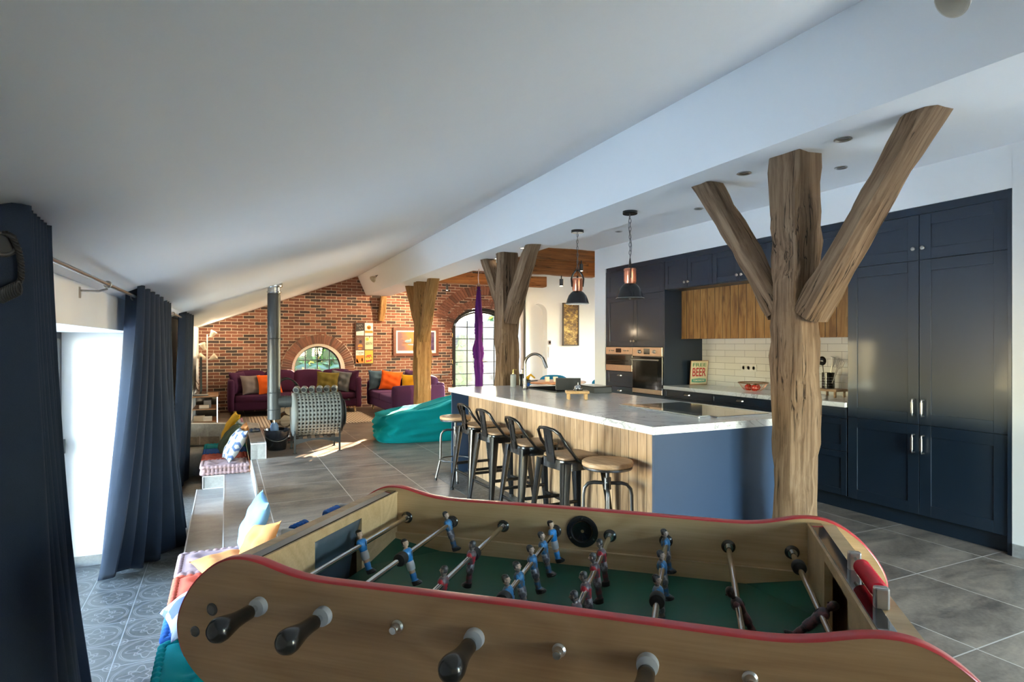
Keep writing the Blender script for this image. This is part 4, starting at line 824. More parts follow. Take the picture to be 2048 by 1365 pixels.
# ================================================================ pendants and spots
def pendant(x, y, zb, label, rot, seed):
    t = thing('pendant_lamp', label, 'pendant lamp', (x, y, zb), rot, 'black and copper pendant lamps over the island'); ztop = 2.55-zb
    m = MB(); m.lathe([(0, ztop-.026), (.058, ztop-.026), (.062, ztop-.022), (.062, ztop), (0, ztop)], 28); obj('canopy', m, BLACKM, t)
    n = 11; z0, z1 = .335, ztop-.03; L = (z1-z0)/n; m = MB()
    for k in range(n):
        zc = z0+L*(k+.5); h = L*.62; w = .009; pl = [(w*math.cos(a), h*math.sin(a)) for a in [2*PI*i/14 for i in range(14)]]
        m.tube([(p if k % 2 else 0, 0 if k % 2 else p, zc+q) for p, q in pl], .0022, 5, True)
    m.tube([(.012*math.sin(6*i/14), .006*math.cos(9*i/14), z0+(z1-z0)*i/14) for i in range(15)], .0025, 5); obj('chain', m, DSTEEL, t)
    m = MB(); m.tube([(0, .052, .17), (0, .06, .25), (0, .045, .29), (0, .012, .335), (0, -.012, .335), (0, -.045, .29), (0, -.06, .25), (0, -.052, .17)], .009, 8, flat=.45)
    m.cyl((0, 0, .255), (0, 0, .335), .002); m.lathe([(0, .245), (.012, .245), (.008, .275), (0, .28)], 12); obj('yoke', m, BLACKM, t)
    m = MB(); m.lathe([(.043, .125), (.046, .13), (.046, .235), (.052, .237), (.052, .250), (.046, .254), (0, .256)], 28)
    for k in range(8): a = 2*PI*k/8; m.cyl((.047*math.cos(a), .047*math.sin(a), .14), (.047*math.cos(a), .047*math.sin(a), .235), .004, None, 6)
    obj('copper_neck', m, COPPER, t)
    prof = [(.116, 0), (.113, .004), (.108, .02), (.100, .05), (.085, .085), (.062, .113), (.045, .125)]
    m = MB(); m.lathe(prof + [(r-.004, z-.002) for r, z in prof[::-1]], 40); o = obj('shade', m, BLACKM, t)
    m = MB(); m.tube([(.115*math.cos(2*PI*i/40), .115*math.sin(2*PI*i/40), .003) for i in range(40)], .003, 6, True); obj('rim', m, STEEL, t)
    m = MB(); m.lathe([(0, -.005), (.018, -.001), (.028, .012), (.03, .028), (.022, .05), (.014, .07), (0, .07)], 20); obj('bulb', m, plain('opal_bulb', (.85, .85, .82), .2), t)
pendant(3.124, 5.126, 1.825, 'black and copper pendant lamp over the far half of the island', R(66), 1)
pendant(3.078, 4.205, 1.815, 'black and copper pendant lamp over the near half of the island', R(-28), 2)
LIT = plain('lit_lamp', (.9, .85, .75), .3, 0, 0, emit=(1, .85, .62), estr=7); OFF = plain('unlit_lamp', (.22, .20, .18), .25, .3, .1, coat=.6)
def downlight(p, n, lit, label, grp):
    t = thing('downlight', label, 'downlight', M=TR(*p) @ frame_to(n), group=grp); m = MB(); m.rings([[(r*math.cos(2*PI*i/28), r*math.sin(2*PI*i/28), z) for i in range(28)] for r, z in ((.045, .001), (.047, .006), (.040, .008), (.031, .001))], False, True); obj('rim', m, STEEL, t)
    m = MB(); m.lathe([(0, .0005), (.033, .0005), (.026, .004), (0, .006)], 20); obj('lens', m, LIT if lit else OFF, t)
sn = V((.359, .0, -1)).normalized()
def slz(x, y): return 1.872+(3.09-1.872)*(x-xw(y)+.05)/(ax(y)-xw(y)+.05)
for x, y, l_ in ((-.309, 3.108, 'steel spot in the sloping ceiling above the near curtain'), (.74, 4.835, 'steel spot in the middle of the sloping ceiling'), (1.911, 6.299, 'steel spot in the sloping ceiling beside the beam above the stools'), (1.87, 3.062, 'steel spot in the sloping ceiling nearest the camera beside the beam'),
                 (.808, 7.89, 'steel spot in the sloping ceiling right of the stove pipe'), (1.98, 9.676, 'steel spot in the sloping ceiling far along the beam'), (-.243, 6.548, 'steel spot in the sloping ceiling above the middle curtains'), (-.161, 10.043, 'steel spot low in the sloping ceiling above the far curtain')):
    downlight((x, y, slz(x, y)), sn, False, l_, 'recessed spots in the sloping ceiling')
for x, y, l_, q in ((3.042, 2.227, 'steel spot under the beam right of the thick post', 0), (3.061, 2.944, 'steel spot under the beam left of the thick post', 0), (3.119, 6.325, 'lit spot under the beam beside the second post', 1), (3.2, 7.26, 'lit spot under the beam behind the second post', 1)):
    downlight((x, y, 2.55), (0, 0, -1), q, l_, 'recessed spots under the beam')
for y, l_ in ((3.135, 'steel spot in the kitchen ceiling above the tall cupboard'), (4.683, 'steel spot in the kitchen ceiling left of the post brace'), (6.049, 'steel spot in the kitchen ceiling behind the near pendant')):
    downlight((4.26, y, 2.785), (0, 0, -1), False, l_, 'recessed spots in the kitchen ceiling')
def wall_spot(p, label, sy):
    t = thing('wall_spot', label, 'spotlight', M=TR(*p), group='wooden backed wall spots on the beam'); n = V((-.93, 0, -.36))
    m = MB(); m.lathe([(0, 0), (.05, 0), (.05, .02), (.046, .024), (0, .024)], 28, frame_to(n)); obj('base', m, LEGW, t)
    m = MB(); m.tube([n*.02, n*.05, n*.07+V((0, -.03*sy, -.01))], .008, 8); m.ball(n*.075+V((0, -.03*sy, -.01)), .018, 12, 8); obj('arm', m, DSTEEL, t)
    m = MB(); d = V((-.7, -.25*sy, -.55)); c = n*.08+V((0, -.03*sy, -.02)); m.lathe([(.0, 0), (.02, .0), (.028, .02), (.065, .085), (.07, .10), (.066, .10), (.058, .083), (.02, .02), (0, .02)], 28, TR(*c) @ frame_to(d)); obj('shade', m, plain('cream_enamel_shade', (.58, .53, .44), .35, 0, .1), t)
wall_spot((2.79, 12.2, 2.83), 'cream spot on a wooden disc near the far end of the beam', 1); wall_spot((2.61, 1.30, 2.83), 'cream spot on a wooden disc at the top right edge of the photo', -1)
# ================================================================ left curtains
def curtain(name, label, T0, T1, B0, B1, n, amp, zt, zb, seed, sag=.5, flat0=0, ampb=None):
    r = random.Random(seed); ph = [r.uniform(-.5, .5) for _ in range(8)]; ampb = ampb or amp
    t = thing(name, label, 'curtain', (0, 0, 0), 0, 'navy eyelet curtains on the window side'); m = MB()
    T0, T1, B0, B1 = [V((*p, 0)) for p in (T0, T1, B0, B1)]
    def fn(u, v):
        e = v**1.5; p = T0.lerp(T1, u).lerp(B0.lerp(B1, u+.03*math.sin(7*u+ph[0])*v), e); d = (T1-T0).lerp(B1-B0, e); nn = V((d.y, -d.x, 0)).normalized()
        f = math.sin(2*PI*n*u+ph[1]+.6*v*math.sin(3*u+ph[2])) + .25*v*math.sin(2*PI*n*1.7*u+ph[3]); a = amp+(ampb-amp)*v
        z = zt+(zb-zt)*v+(.018*math.sin(9*u+ph[4]) if v == 1 else 0)
        return p+nn*a*f+V((0, 0, z+.02*v*v*math.sin(2*PI*n*u)))
    m.grid(fn, n*18, 40); o = obj('cloth', m, CURT, t); md = o.modifiers.new('s', 'SOLIDIFY'); md.thickness = .004
    for k in range(n):
        u = (k+.5)/n; p = T0.lerp(T1, u); dd = (T1-T0).normalized(); q = MB(); q.tube([V((p.x, p.y, 1.758))+F_ for F_ in [frame_to(dd) @ V((.026*math.cos(a), .026*math.sin(a), 0)) for a in [2*PI*i/20 for i in range(20)]]], .006, 8, True); obj('eyelet', q, DSTEEL, t)
    return t
def rx(y): return xw(y)+.13
def near_curtain():
    t = thing('curtain', 'near dark curtain filling the left edge of the photo', 'curtain', (0, 0, 0), 0, 'navy eyelet curtains on the window side')
    top = [(-.74, 2.10), (-.63, 2.155), (-.525, 2.195), (-.515, 2.215)]; bot = [(-.80, 2.0), (-.64, 2.20), (-.47, 2.42), (-.44, 2.50)]
    for k in range(6):
        y = 2.235+.052*k; yb = 2.58+.235*k; xb = -.44-.042*k
        top += [(-.575, y+.006), (-.63, y+.02), (-.575, y+.035), (-.518-.004*k, y+.048)]; bot += [(xb-.09, yb+.04), (xb-.15, yb+.10), (xb-.09, yb+.16), (xb-.02, yb+.21)]
    def sm(P):
        for _ in range(2):
            Q = [P[0]]
            for a, c in zip(P[:-1], P[1:]): Q += [(a[0]*.75+c[0]*.25, a[1]*.75+c[1]*.25), (a[0]*.25+c[0]*.75, a[1]*.25+c[1]*.75)]
            P = Q+[P[-1]]
        return P
    A, B_ = sm(top), sm(bot); n = len(A)-1; m = MB()
    def fn(u, v):
        i = min(n, round(u*n)); e = v**1.35; a, c = A[i], B_[i]; return (a[0]+(c[0]-a[0])*e+.012*math.sin(5*v+9*u)*v, a[1]+(c[1]-a[1])*e, 1.835-2.27*v-.01*math.sin(40*u)*v)
    m.grid(fn, n, 36); o = obj('cloth', m, CURT, t, sharp=80); md = o.modifiers.new('s', 'SOLIDIFY'); md.thickness = .004
    q = MB(); F = TR(-.571, 2.166, 1.713) @ frame_to((.34, -.94, 0)); q.tube([F @ V((.031*math.cos(a), .031*math.sin(a), 0)) for a in [2*PI*i/28 for i in range(28)]], .006, 8, True); obj('eyelet', q, DSTEEL, t)
    q = MB(); q.lathe([(0, -.001), (.029, -.001), (.029, .001), (0, .001)], 24, F); obj('eyelet_dark_disc', q, BLACKR, t)  # black disc over the cloth standing in for the shaded eyelet hole
near_curtain()
curtain('curtain', 'middle curtain with wide folds pooling on the patterned tiles', (rx(4.78), 4.78), (rx(6.12), 6.12), (-.93, 5.72), (-.40, 6.42), 5, .065, 1.83, -.44, 2, ampb=.10)
curtain('curtain', 'narrow curtain gathered right behind the middle curtain', (rx(6.3), 6.30), (rx(6.82), 6.82), (-.60, 6.55), (-.38, 7.0), 3, .05, 1.83, -.44, 3)
curtain('curtain', 'far curtain gathered beside the television corner', (rx(8.3), 8.35), (rx(9.6)+.02, 9.6), (-.62, 8.5), (-.50, 9.7), 4, .055, 1.83, -.44, 4)
t = thing('curtain_rope', 'dark twisted tieback rope hanging with a knot on the near curtain', 'tieback', (0, 0, 0)); m = MB()
fp = lambda k, z, o_=.016: V((-.74+.22*k+.34*o_, 2.10+.092*k-.94*o_, z))
ptsr = [fp(.78, 1.745), fp(.85, 1.735), fp(.905, 1.70), fp(.93, 1.66), fp(.93, 1.62), fp(.895, 1.592)]
for s in range(3):
    pp = []
    for i in range(60):
        q = i/59*(len(ptsr)-1); k = min(int(q), len(ptsr)-2); p = ptsr[k].lerp(ptsr[k+1], q-k); a = i*.75+s*2.09; pp.append(p+V((.0045*math.cos(a), .003*math.sin(a), .004*math.sin(a))))
    m.tube(pp, .0045, 6)
obj('rope', m, BLACKR, t); m = MB()
for k in range(8):
    c = fp(.90-.022*k, 1.590-.0035*k, .022); m.tube([c+V((.004*math.cos(a), .012*math.cos(a+.8), .017*math.sin(a))) for a in [2*PI*i/16 for i in range(16)]], .0045, 6, True)
m.tube([fp(.74, 1.568, .02), fp(.66, 1.565, .02), fp(.5, 1.58, .02)], .006, 6)
obj('knot', m, BLACKR, t)
t = thing('curtain_rod', 'long steel curtain rod carrying all the navy curtains', 'curtain rod', (0, 0, 0)); m = MB(); m.cyl((rx(-1), -1, 1.758), (rx(10.2), 10.2, 1.758), .0105, None, 14); obj('rod', m, metal('rod_steel', (.36, .33, .30), .3), t)
for y in (3.96, 7.45, .6): m = MB(); m.tube([(xw(y), y, 1.72), (xw(y)+.09, y, 1.72), (xw(y)+.13, y, 1.735)], .006, 8); m.tube([(rx(y)+.016*math.cos(a), y, 1.758+.016*math.sin(a)) for a in [2*PI*i/16 for i in range(16)]], .005, 6, True); m.box(xw(y), xw(y)+.006, y-.012, y+.012, 1.68, 1.74); obj('bracket', m, NICKEL, t)
# ================================================================ football table
FC = (.762, 1.344); FA = R(-42)
ft = thing('football_table', 'beech football table with red edged sides and green pitch in the foreground', 'football table', (FC[0], FC[1], 0), FA)
def half():      # upper outline of a side panel from the middle to the right end, then down to the lower edge
    P = [(.0, .918), (.20, .917), (.40, .915), (.47, .916), (.52, .922), (.56, .931), (.60, .941), (.635, .945), (.67, .943), (.70, .934), (.73, .918), (.765, .890), (.795, .855), (.818, .815), (.828, .780), (.824, .740), (.810, .705), (.785, .675), (.75, .650), (.70, .636), (.60, .63)]
    return P
def smooth(P, n=3):
    for _ in range(n):
        Q = [P[0]]
        for a, c in zip(P[:-1], P[1:]): Q += [(a[0]*.75+c[0]*.25, a[1]*.75+c[1]*.25), (a[0]*.25+c[0]*.75, a[1]*.25+c[1]*.75)]
        P = Q+[P[-1]]
    return P
H = smooth(half(), 2); OUT = H + [(-x, z) for x, z in H[::-1]]
OUT = [p for i, p in enumerate(OUT) if i == 0 or math.hypot(p[0]-OUT[i-1][0], p[1]-OUT[i-1][1]) > .0015]
topedge = [(-x, z) for x, z in H[::-1] if z > .70] + [(x, z) for x, z in H if z > .70]
for y, nm in ((-.374, 0), (.346, 1)):
    m = MB(); m.prism(OUT, .028, TR(0, y, 0) @ MXZ)
    sd = obj('side_panel', m, [BEECH_SHADE if nm == 0 else BEECH], ft, sharp=25)
    m = MB(); n = len(topedge); r_ = []
    for i, (x, z) in enumerate(topedge):
        a, c = topedge[max(0, i-1)], topedge[min(n-1, i+1)]; tx, tz = c[0]-a[0], c[1]-a[1]; L = math.hypot(tx, tz); nx, nz = -tz/L, tx/L
        r_.append([(x+nx*o_, yy, z+nz*o_) for o_, yy in ((0, y-.0005), (.0035, y+.0015), (.0045, y+.006), (.0045, y+.022), (.0035, y+.0265), (0, y+.0285))])
    m.rings(r_); obj('red_edging', m, REDEDGE, sd, sharp=50)
# bolts of the near and far panel
for x, z, r_ in ((-.727, .822, .0145), (-.775, .765, .0125), (.735, .822, .0145)):
    m = MB(); m.lathe([(r_, 0), (r_, .002), (r_*.75, .005), (r_*.7, .003), (0, .003)], 18, TR(x, -.374, z) @ RX(PI/2)); obj('bolt', m, DSTEEL, ft)
# end rails
def endrail(s):
    m = MB()
    # upper board with goal opening below, lower board, top cap
    m.box(.632, .650, -.346, .346, .905, .927); m.box(.632, .650, -.346, -.118, .66, .906); m.box(.632, .650, .118, .346, .66, .906); m.box(.632, .700, -.346, .346, .60, .66); m.box(.686, .700, -.346, .346, .64, .925)
    r = obj('end_wall', m, BEECH, ft)
    m = MB(); m.box(.630, .702, -.346, .346, .925, .932); obj('top_cap', m, BEECH, r)
    m = MB(); m.box(.636, .6665, -.345, .345, .9315, .935, .001); obj('glossy_strip', m, BLACKG, r)
    m = MB(); m.box(.640, .688, -.11, .11, .62, .66); obj('goal_box', m, STOVED, r)
    if s < 0:
        for c in r.children: c.data.transform(RZ(PI))
        r.data.transform(RZ(PI))
    return r
eR = endrail(1); eL = endrail(-1)
m = MB(); m.box(-.6335, -.6295, -.12, .118, .70, .905); 
m = MB(); m.grid(lambda u, v: (-.637-.046*v-.008*math.sin(PI*v), -.116+.231*u, .904-.235*v), 8, 8); o = obj('goal_lining', m, plain('blue_grey_lining', (.07, .10, .13), .4, 0, .4), eL); md = o.modifiers.new('s', 'SOLIDIFY'); md.thickness = .004
# pitch, inner ledges
m = MB(); m.box(-.632, .632, -.345, .345, .735, .75); obj('pitch', m, GREEN, ft)
for y0, y1 in ((.334, .346), (-.346, -.334)): m = MB(); m.box(-.632, .632, y0, y1, .75, .797); obj('side_ledge', m, BEECH, ft)
for cx, cy in ((.632, .345), (.632, -.345), (-.632, .345), (-.632, -.345)):
    sx, sy = -math.copysign(1, cx), -math.copysign(1, cy); m = MB(); m.rings([[(cx, cy, .7505), (cx+sx*.17, cy, .7505), (cx, cy+sy*.2, .7505)], [(cx, cy, .778), (cx+sx*.012, cy, .756), (cx, cy+sy*.012, .778)]]); obj('corner_ramp', m, GREEN, ft)
# body and legs below
m = MB(); m.box(-.60, .60, -.34, .34, .50, .735); m.box(-.80, .80, -.30, .30, .44, .60, .01); obj('cabinet_body', m, BEECH, ft)
for sx in (-1, 1):
    for sy in (-1, 1): m = MB(); m.rings([[(sx*.5-a, sy*.28-a, 0), (sx*.5+a, sy*.28-a, 0), (sx*.5+a, sy*.28+a, 0), (sx*.5-a, sy*.28+a, 0)] for a in (.03,)]+[[(sx*.48-a, sy*.28-a, .52), (sx*.48+a, sy*.28-a, .52), (sx*.48+a, sy*.28+a, .52), (sx*.48-a, sy*.28+a, .52)] for a in (.05,)]); obj('leg', m, BEECH_SHADE, ft)
# serving port in the far side
m = MB(); m.lathe([(.030, 0), (.048, 0), (.049, .003), (.045, .005), (.034, .005), (.031, .001), (.030, -.004), (0, -.004)], 32, TR(0, .346, .853) @ RX(PI/2)); sp_ = obj('ball_port', m, BLACKP, ft)
m = MB(); m.lathe([(0, .0), (.022, .0), (.0295, .004), (.0295, .0045), (0, .0015)], 24, TR(0, .348, .853) @ RX(PI/2)); obj('port_cup', m, BLACKG, sp_)
for k in range(3): a = PI/2+2*PI*k/3; m = MB(); m.cyl((.041*math.cos(a), .342, .853+.041*math.sin(a)), (.041*math.cos(a), .3395, .853+.041*math.sin(a)), .0028, None, 10); obj('screw', m, STEEL, sp_)
# bead counters on the end rails
def counter(s, c, ys, ye, n, col):
    x = (.668 if s > 0 else -.722); zc = .962 if s > 0 else .920; t = obj('score_counter', (lambda m: (m.cyl((x, ys, zc), (x, ye, zc), .003), m)[1])(MB()), STEEL, ft)
    for y, q in ((ys, 1), (ye, -1)): m = MB(); m.box(x-.013, x+(.013 if s > 0 else .022), y-.009, y+.009, .932 if s > 0 else .89, .974 if s > 0 else .932, .004); obj('bracket', m, plain('cast_aluminium', (.5, .5, .5), .3, .9), t)
    return t, x
CB, CR = plain('blue_beads', (.01, .09, .36), .25, 0, .05), plain('red_beads', (.62, .012, .03), .2, 0, .05, coat=.4)
t, x = counter(1, CR, -.012, -.214, 10, CR)
for k in range(10): m = MB(); y = -.075-.0128*k; m.lathe([(0, -.006), (.012, -.006), (.0165, 0), (.012, .006), (0, .006)], 18, TR(x, y, .962) @ RX(PI/2)); obj('bead', m, CR, t)
t, x = counter(-1, CB, .155, -.115, 10, CB)
for k in range(10): m = MB(); y = (.125-.0135*k) if k < 5 else (-.035-.0135*(k-5)); m.lathe([(0, -.006), (.012, -.006), (.0155, 0), (.012, .006), (0, .006)], 18, TR(x, y, .920) @ RX(PI/2)); obj('bead', m, CB, t)
# ------------------------------------------------ rods and players
SKIN = plain('painted_skin', (.62, .42, .30), .35, 0, .1); PHAIR = plain('painted_hair', (.012, .011, .011), .3); PBLUE = plain('player_blue', (.02, .23, .60), .28, 0, .08, coat=.3); PWHITE = plain('player_white', (.70, .70, .72), .3, 0, .05, coat=.3); PBOOT = plain('player_boot', (.012, .012, .015), .3)
WHAIR = worn('worn_hair', (.02, .02, .022), (.13, .13, .14), .5); WSKIN = worn('worn_skin', (.52, .36, .28), (.22, .2, .2), .48); WBLUE = worn('worn_blue', (.03, .20, .46), (.17, .19, .22), .46); WGREY = worn('worn_shorts', (.42, .44, .5), (.16, .16, .19), .52); WSOCK = worn('worn_sock', (.03, .12, .26), (.13, .14, .17), .5)
WRED = worn('worn_red', (.50, .02, .035), (.15, .13, .145), .53); WRSH = worn('worn_shorts_red', (.40, .38, .42), (.14, .12, .13), .55); WRSOCK = worn('worn_sock_red', (.16, .035, .045), (.085, .07, .075), .5); WDARK = worn('worn_dark', (.1, .03, .035), (.05, .04, .045), .5)
MATS = {'blue': [PBOOT, PBLUE, PWHITE, PBLUE, SKIN, PHAIR, SKIN], 'bworn': [WHAIR, WSOCK, WGREY, WBLUE, WSKIN, WHAIR, WSKIN], 'red': [PBOOT, WRSOCK, WRSH, WRED, WSKIN, WHAIR, WRSOCK], 'dred': [PBOOT, WDARK, WDARK, WDARK, WDARK, PHAIR, WDARK]}
def player_mesh():
    # stacked elliptical sections: (z, half depth x, half width y, x offset, material)
    S = [(-.0865, .006, .009, .004, 0), (-.0855, .0125, .0115, .004, 0), (-.078, .0135, .012, .004, 0), (-.0735, .0105, .0105, .001, 0), (-.071, .0075, .0095, 0, 1), (-.060, .0085, .0105, 0, 1), (-.052, .0080, .0105, 0, 1), (-.0515, .0075, .010, 0, 6), (-.044, .0082, .0105, 0, 6), (-.0435, .0100, .0130, 0, 2), (-.032, .0110, .0142, 0, 2), (-.019, .0102, .0132, 0, 2), (-.0185, .0098, .0125, 0, 3), (-.010, .0118, .0142, 0, 3), (0, .0135, .0165, 0, 3), (.008, .0128, .0172, 0, 3), (.0135, .0098, .0150, 0, 3), (.0165, .0065, .0085, 0, 3), (.0170, .0052, .0056, 0, 4), (.0205, .0050, .0054, .0006, 4), (.0225, .0075, .0068, .0012, 4), (.027, .0092, .0078, .0012, 4), (.032, .0098, .0083, .0008, 4), (.0365, .0096, .0082, 0, 4), (.0405, .0080, .0070, -.0006, 5), (.0432, .0045, .004, -.001, 5), (.0438, .001, .001, -.001, 5)]
    m = MB(); n = 18; rows = []
    for z, a, c, xo, mi in S: rows.append(([m._v((xo+a*math.cos(2*PI*i/n), c*math.sin(2*PI*i/n), z)) for i in range(n)], mi, z))
    for (A, ma, za), (B_, mb_, zb) in zip(rows[:-1], rows[1:]):
        for i in range(n):
            f = m._f([A[i], A[(i+1) % n], B_[(i+1) % n], B_[i]]); f.material_index = ma if ma == mb_ else mb_
            if ma == 4 and math.cos(2*PI*(i+.5)/n) < -.1 and za > .0265: f.material_index = 5
    m._f(rows[0][0][::-1]); m._f(rows[-1][0])
    m.mi = 0; m.ball((.012, 0, -.082), (.0085, .0115, .0048), 12, 6)          # toe
    m.mi = 4; m.ball((.0105, 0, .0295), (.0026, .0017, .0024), 8, 6)         # nose
    for s in (-1, 1): m.mi = 4; m.ball((.0005, s*.0083, .0305), (.0022, .0014, .003), 8, 6); m.mi = 3; m.ball((0, s*.0155, .002), (.0075, .0055, .0125), 10, 8); m.mi = 5; m.ball((.0088, s*.0032, .0322), (.001, .0013, .0009), 6, 5)
    m.mi = 5; m.ball((.0, 0, .0), (.0148, .0045, .0148), 14, 8)
    return m
PM = {}
def get_player(k):
    if k not in PM:
        o = obj('player', player_mesh(), MATS[k], None, sharp=45); PM[k] = o.data; bpy.data.objects.remove(o)
    return PM[k]
lbl = {'blue': 'blue shirted player', 'bworn': 'worn blue player', 'red': 'worn red player', 'dred': 'dark worn player'}
# x of rod, slide of the players, tilt, list of (y, kind), handle side (-1 near / 1 far), facing
rods = [(-.594, -18, [(.055, 'blue')], -1, 1), (-.43, -17, [(.019, 'blue'), (.308, 'bworn')], -1, 1), (-.255, 6, [(-.141, 'red'), (.054, 'red'), (-.30, 'red')], 1, -1),
        (-.085, -13, [(-.151, 'bworn'), (-.060, 'bworn'), (.068, 'bworn'), (.19, 'bworn'), (.307, 'blue')], -1, 1), (.085, -10, [(-.315, 'red'), (-.197, 'red'), (-.08, 'red'), (.055, 'red'), (.172, 'red')], 1, -1),
        (.25, -8, [(-.05, 'bworn'), (.125, 'bworn'), (.318, 'bworn')], -1, 1), (.424, -30, [(-.066, 'dred'), (-.28, 'dred')], 1, -1), (.592, 46, [(-.068, 'dred')], 1, -1)]
ZR = .848
for ri, (x, tilt, pl, side, face) in enumerate(rods):
    m = MB(); m.cyl((x, -.40, ZR), (x, .40, ZR), .0075, None, 16)
    if side < 0: m.cyl((x, -.46, ZR), (x, -.40, ZR), .0075, None, 16)
    rod = obj('rod', m, CHROME, ft)
    for y, kind in pl:
        o = bpy.data.objects.new('player', get_player(kind)); COL.objects.link(o); o.parent = rod; o.location = (x, y, ZR); o.rotation_euler = (0, R(tilt), 0 if face > 0 else 0)
        o.matrix_local = TR(x, y, ZR) @ RY(R(tilt)) @ (RZ(PI) if face < 0 else MX()); o['label'] = lbl[kind]
    for y, q in ((.3455, -1), (-.3455, 1)):       # inner bearing cups
        m = MB(); m.lathe([(.0076, 0), (.019, 0), (.0195, .003), (.015, .009), (.0105, .011), (.0076, .012)], 24, TR(x, y, ZR) @ RX(PI/2*(1 if q < 0 else -1))); obj('bearing', m, BLACKP, rod)
        m = MB(); m.lathe([(.0077, .0105), (.0125, .0095), (.013, .011), (.0125, .0145), (.0077, .0145)], 20, TR(x, y, ZR) @ RX(PI/2*(1 if q < 0 else -1))); obj('bearing_ring', m, CHROME, rod)
    for y in {0: (-.225,), 1: (-.02, .328), 2: (.075,), 3: (-.19, .328), 5: (-.09,), 6: (), 7: (.225,)}.get(ri, ()):
        m = MB(); m.lathe([(.0076, -.013), (.0165, -.013), (.018, -.009), (.018, .009), (.0165, .013), (.0076, .013)], 20, TR(x, y, ZR) @ RX(PI/2)); obj('bumper', m, BLACKR, rod)
    if side < 0:
        m = MB(); m.lathe([(.0077, 0), (.0195, 0), (.0205, .003), (.0195, .016), (.012, .0185), (.0077, .0185)], 24, TR(x, -.3745, ZR) @ RX(PI/2)); obj('outer_collar', m, GREYP, rod)
        m = MB(); m.lathe([(0, .0), (.0135, .0), (.0155, .004), (.0155, .025), (.0170, .045), (.0215, .066), (.0250, .083), (.0248, .095), (.0190, .106), (.009, .112), (0, .113)], 28, TR(x, -.408, ZR) @ RX(PI/2)); obj('handle', m, BLACKP, rod)
    else:
        m = MB(); m.lathe([(0, 0), (.0125, 0), (.0135, .004), (.010, .008), (.0095, .018), (.007, .023), (0, .0245)], 20, TR(x, -.3745, ZR) @ RX(PI/2)); obj('rod_end_cap', m, STEEL, rod)
        m = MB(); m.cyl((x, .40, ZR), (x, .46, ZR), .0075, None, 14); m.lathe([(0, .0), (.0145, .004), (.0150, .055), (.0205, .104), (.0150, .130), (0, .1365)], 24, TR(x, .412, ZR) @ RX(-PI/2)); obj('handle', m, BLACKP, rod)
# ================================================================ soft things
def pillow(name, label, w, h, t, M, mat, group=None, pinch=.12, seed=0, cat='cushion', wr=.012, crease=0):
    r = random.Random(seed+int(w*1000)); ph = [r.uniform(0, 6.3) for _ in range(6)]; m = MB(); n = 22
    def sh(u, v, s):
        x, y = 2*u-1, 2*v-1; k = max(0, (1-abs(x)**2.6))*max(0, (1-abs(y)**2.6)); px = w/2*x*(1-pinch*(1-y*y)*abs(x)**3*.8); py = h/2*y*(1-pinch*(1-x*x)*abs(y)**3*.8)
        z = s*t/2*k**.55; z += wr*k*math.sin(6*x+4*y+ph[0])*math.sin(5*y-3*x+ph[1]); z -= crease*s*k*math.exp(-(x/.25)**2)*max(0, y)
        return (px, py, z)
    m.grid(lambda u, v: sh(u, v, 1), n, n); m.grid(lambda u, v: sh(u, v, -1), n, n)
    b2 = MB(); o = obj(name, m, mat, None, sharp=80); o.matrix_world = M; return tag(o, label, cat, group)
def lean(x, y, z, yaw, tilt, roll=0):      # a cushion standing on its lower edge at x,y,z facing yaw (0 faces -y)
    return TR(x, y, z) @ RZ(yaw) @ RX(PI/2-tilt) @ RZ(roll)
def mattress(label, x0, x1, y0, y1, z, t, mat, seed, grp):
    T_ = thing('floor_mattress', label, 'seat cushion', ((x0+x1)/2, (y0+y1)/2, z), 0, grp); W, D = (x1-x0)/2-.028, (y1-y0)/2-.028; r = random.Random(seed); m = MB()
    tx = [(-W*.5, -D*.5), (0, -D*.5), (W*.5, -D*.5), (-W*.5, D*.5), (0, D*.5), (W*.5, D*.5), (-W*.25, 0), (W*.25, 0)]
    def top(u, v):
        x, y = -W+2*W*u, -D+2*D*v; d = sum(math.exp(-((x-a)**2+(y-c)**2)/.0028) for a, c in tx); e = (1-(2*u-1)**8)*(1-(2*v-1)**8); return (x, y, t-.012+.016*e-.026*d*e+.005*math.sin(30*x+seed)*e)
    m.grid(top, 30, 26); m.grid(lambda u, v: (-W+2*W*u, -D+2*D*v, .004), 2, 2)
    for P in ([(-W, -D), (W, -D)], [(W, -D), (W, D)], [(W, D), (-W, D)], [(-W, D), (-W, -D)]):
        a, c = V((*P[0], 0)), V((*P[1], 0)); nn = V(((c-a).y, -(c-a).x, 0)).normalized(); L = (c-a).length; k = max(4, round(L/.045))
        m.grid(lambda u, v: a.lerp(c, u)+nn*(.017*abs(math.sin(PI*k*u))**.6+.004*math.sin(PI*v))+V((0, 0, .004+(t-.016)*v)), k*6, 6)
    obj('body', m, mat, T_, sharp=60)
    for z_ in (.024, t-.022):
        m = MB(); pts = []; rad = []
        for a, c in (((-W, -D), (W, -D)), ((W, -D), (W, D)), ((W, D), (-W, D)), ((-W, D), (-W, -D))):
            L = math.hypot(c[0]-a[0], c[1]-a[1]); k = max(4, round(L/.045)); N_ = k*4
            for i in range(N_): q = i/N_; ex = V((a[0]+(c[0]-a[0])*q, a[1]+(c[1]-a[1])*q, z_)); pts.append(ex*1.0+V((0, 0, 0))); rad.append(.0165+.0085*abs(math.sin(PI*k*q))**.6)
        m.tube([V((p.x*1.03, p.y*1.03, p.z)) for p in pts], rad, 9, True); obj('rolled_edge', m, mat, T_, sharp=70)
    return T_
Zs = -.15
g = 'tufted floor mattresses on the near bench'
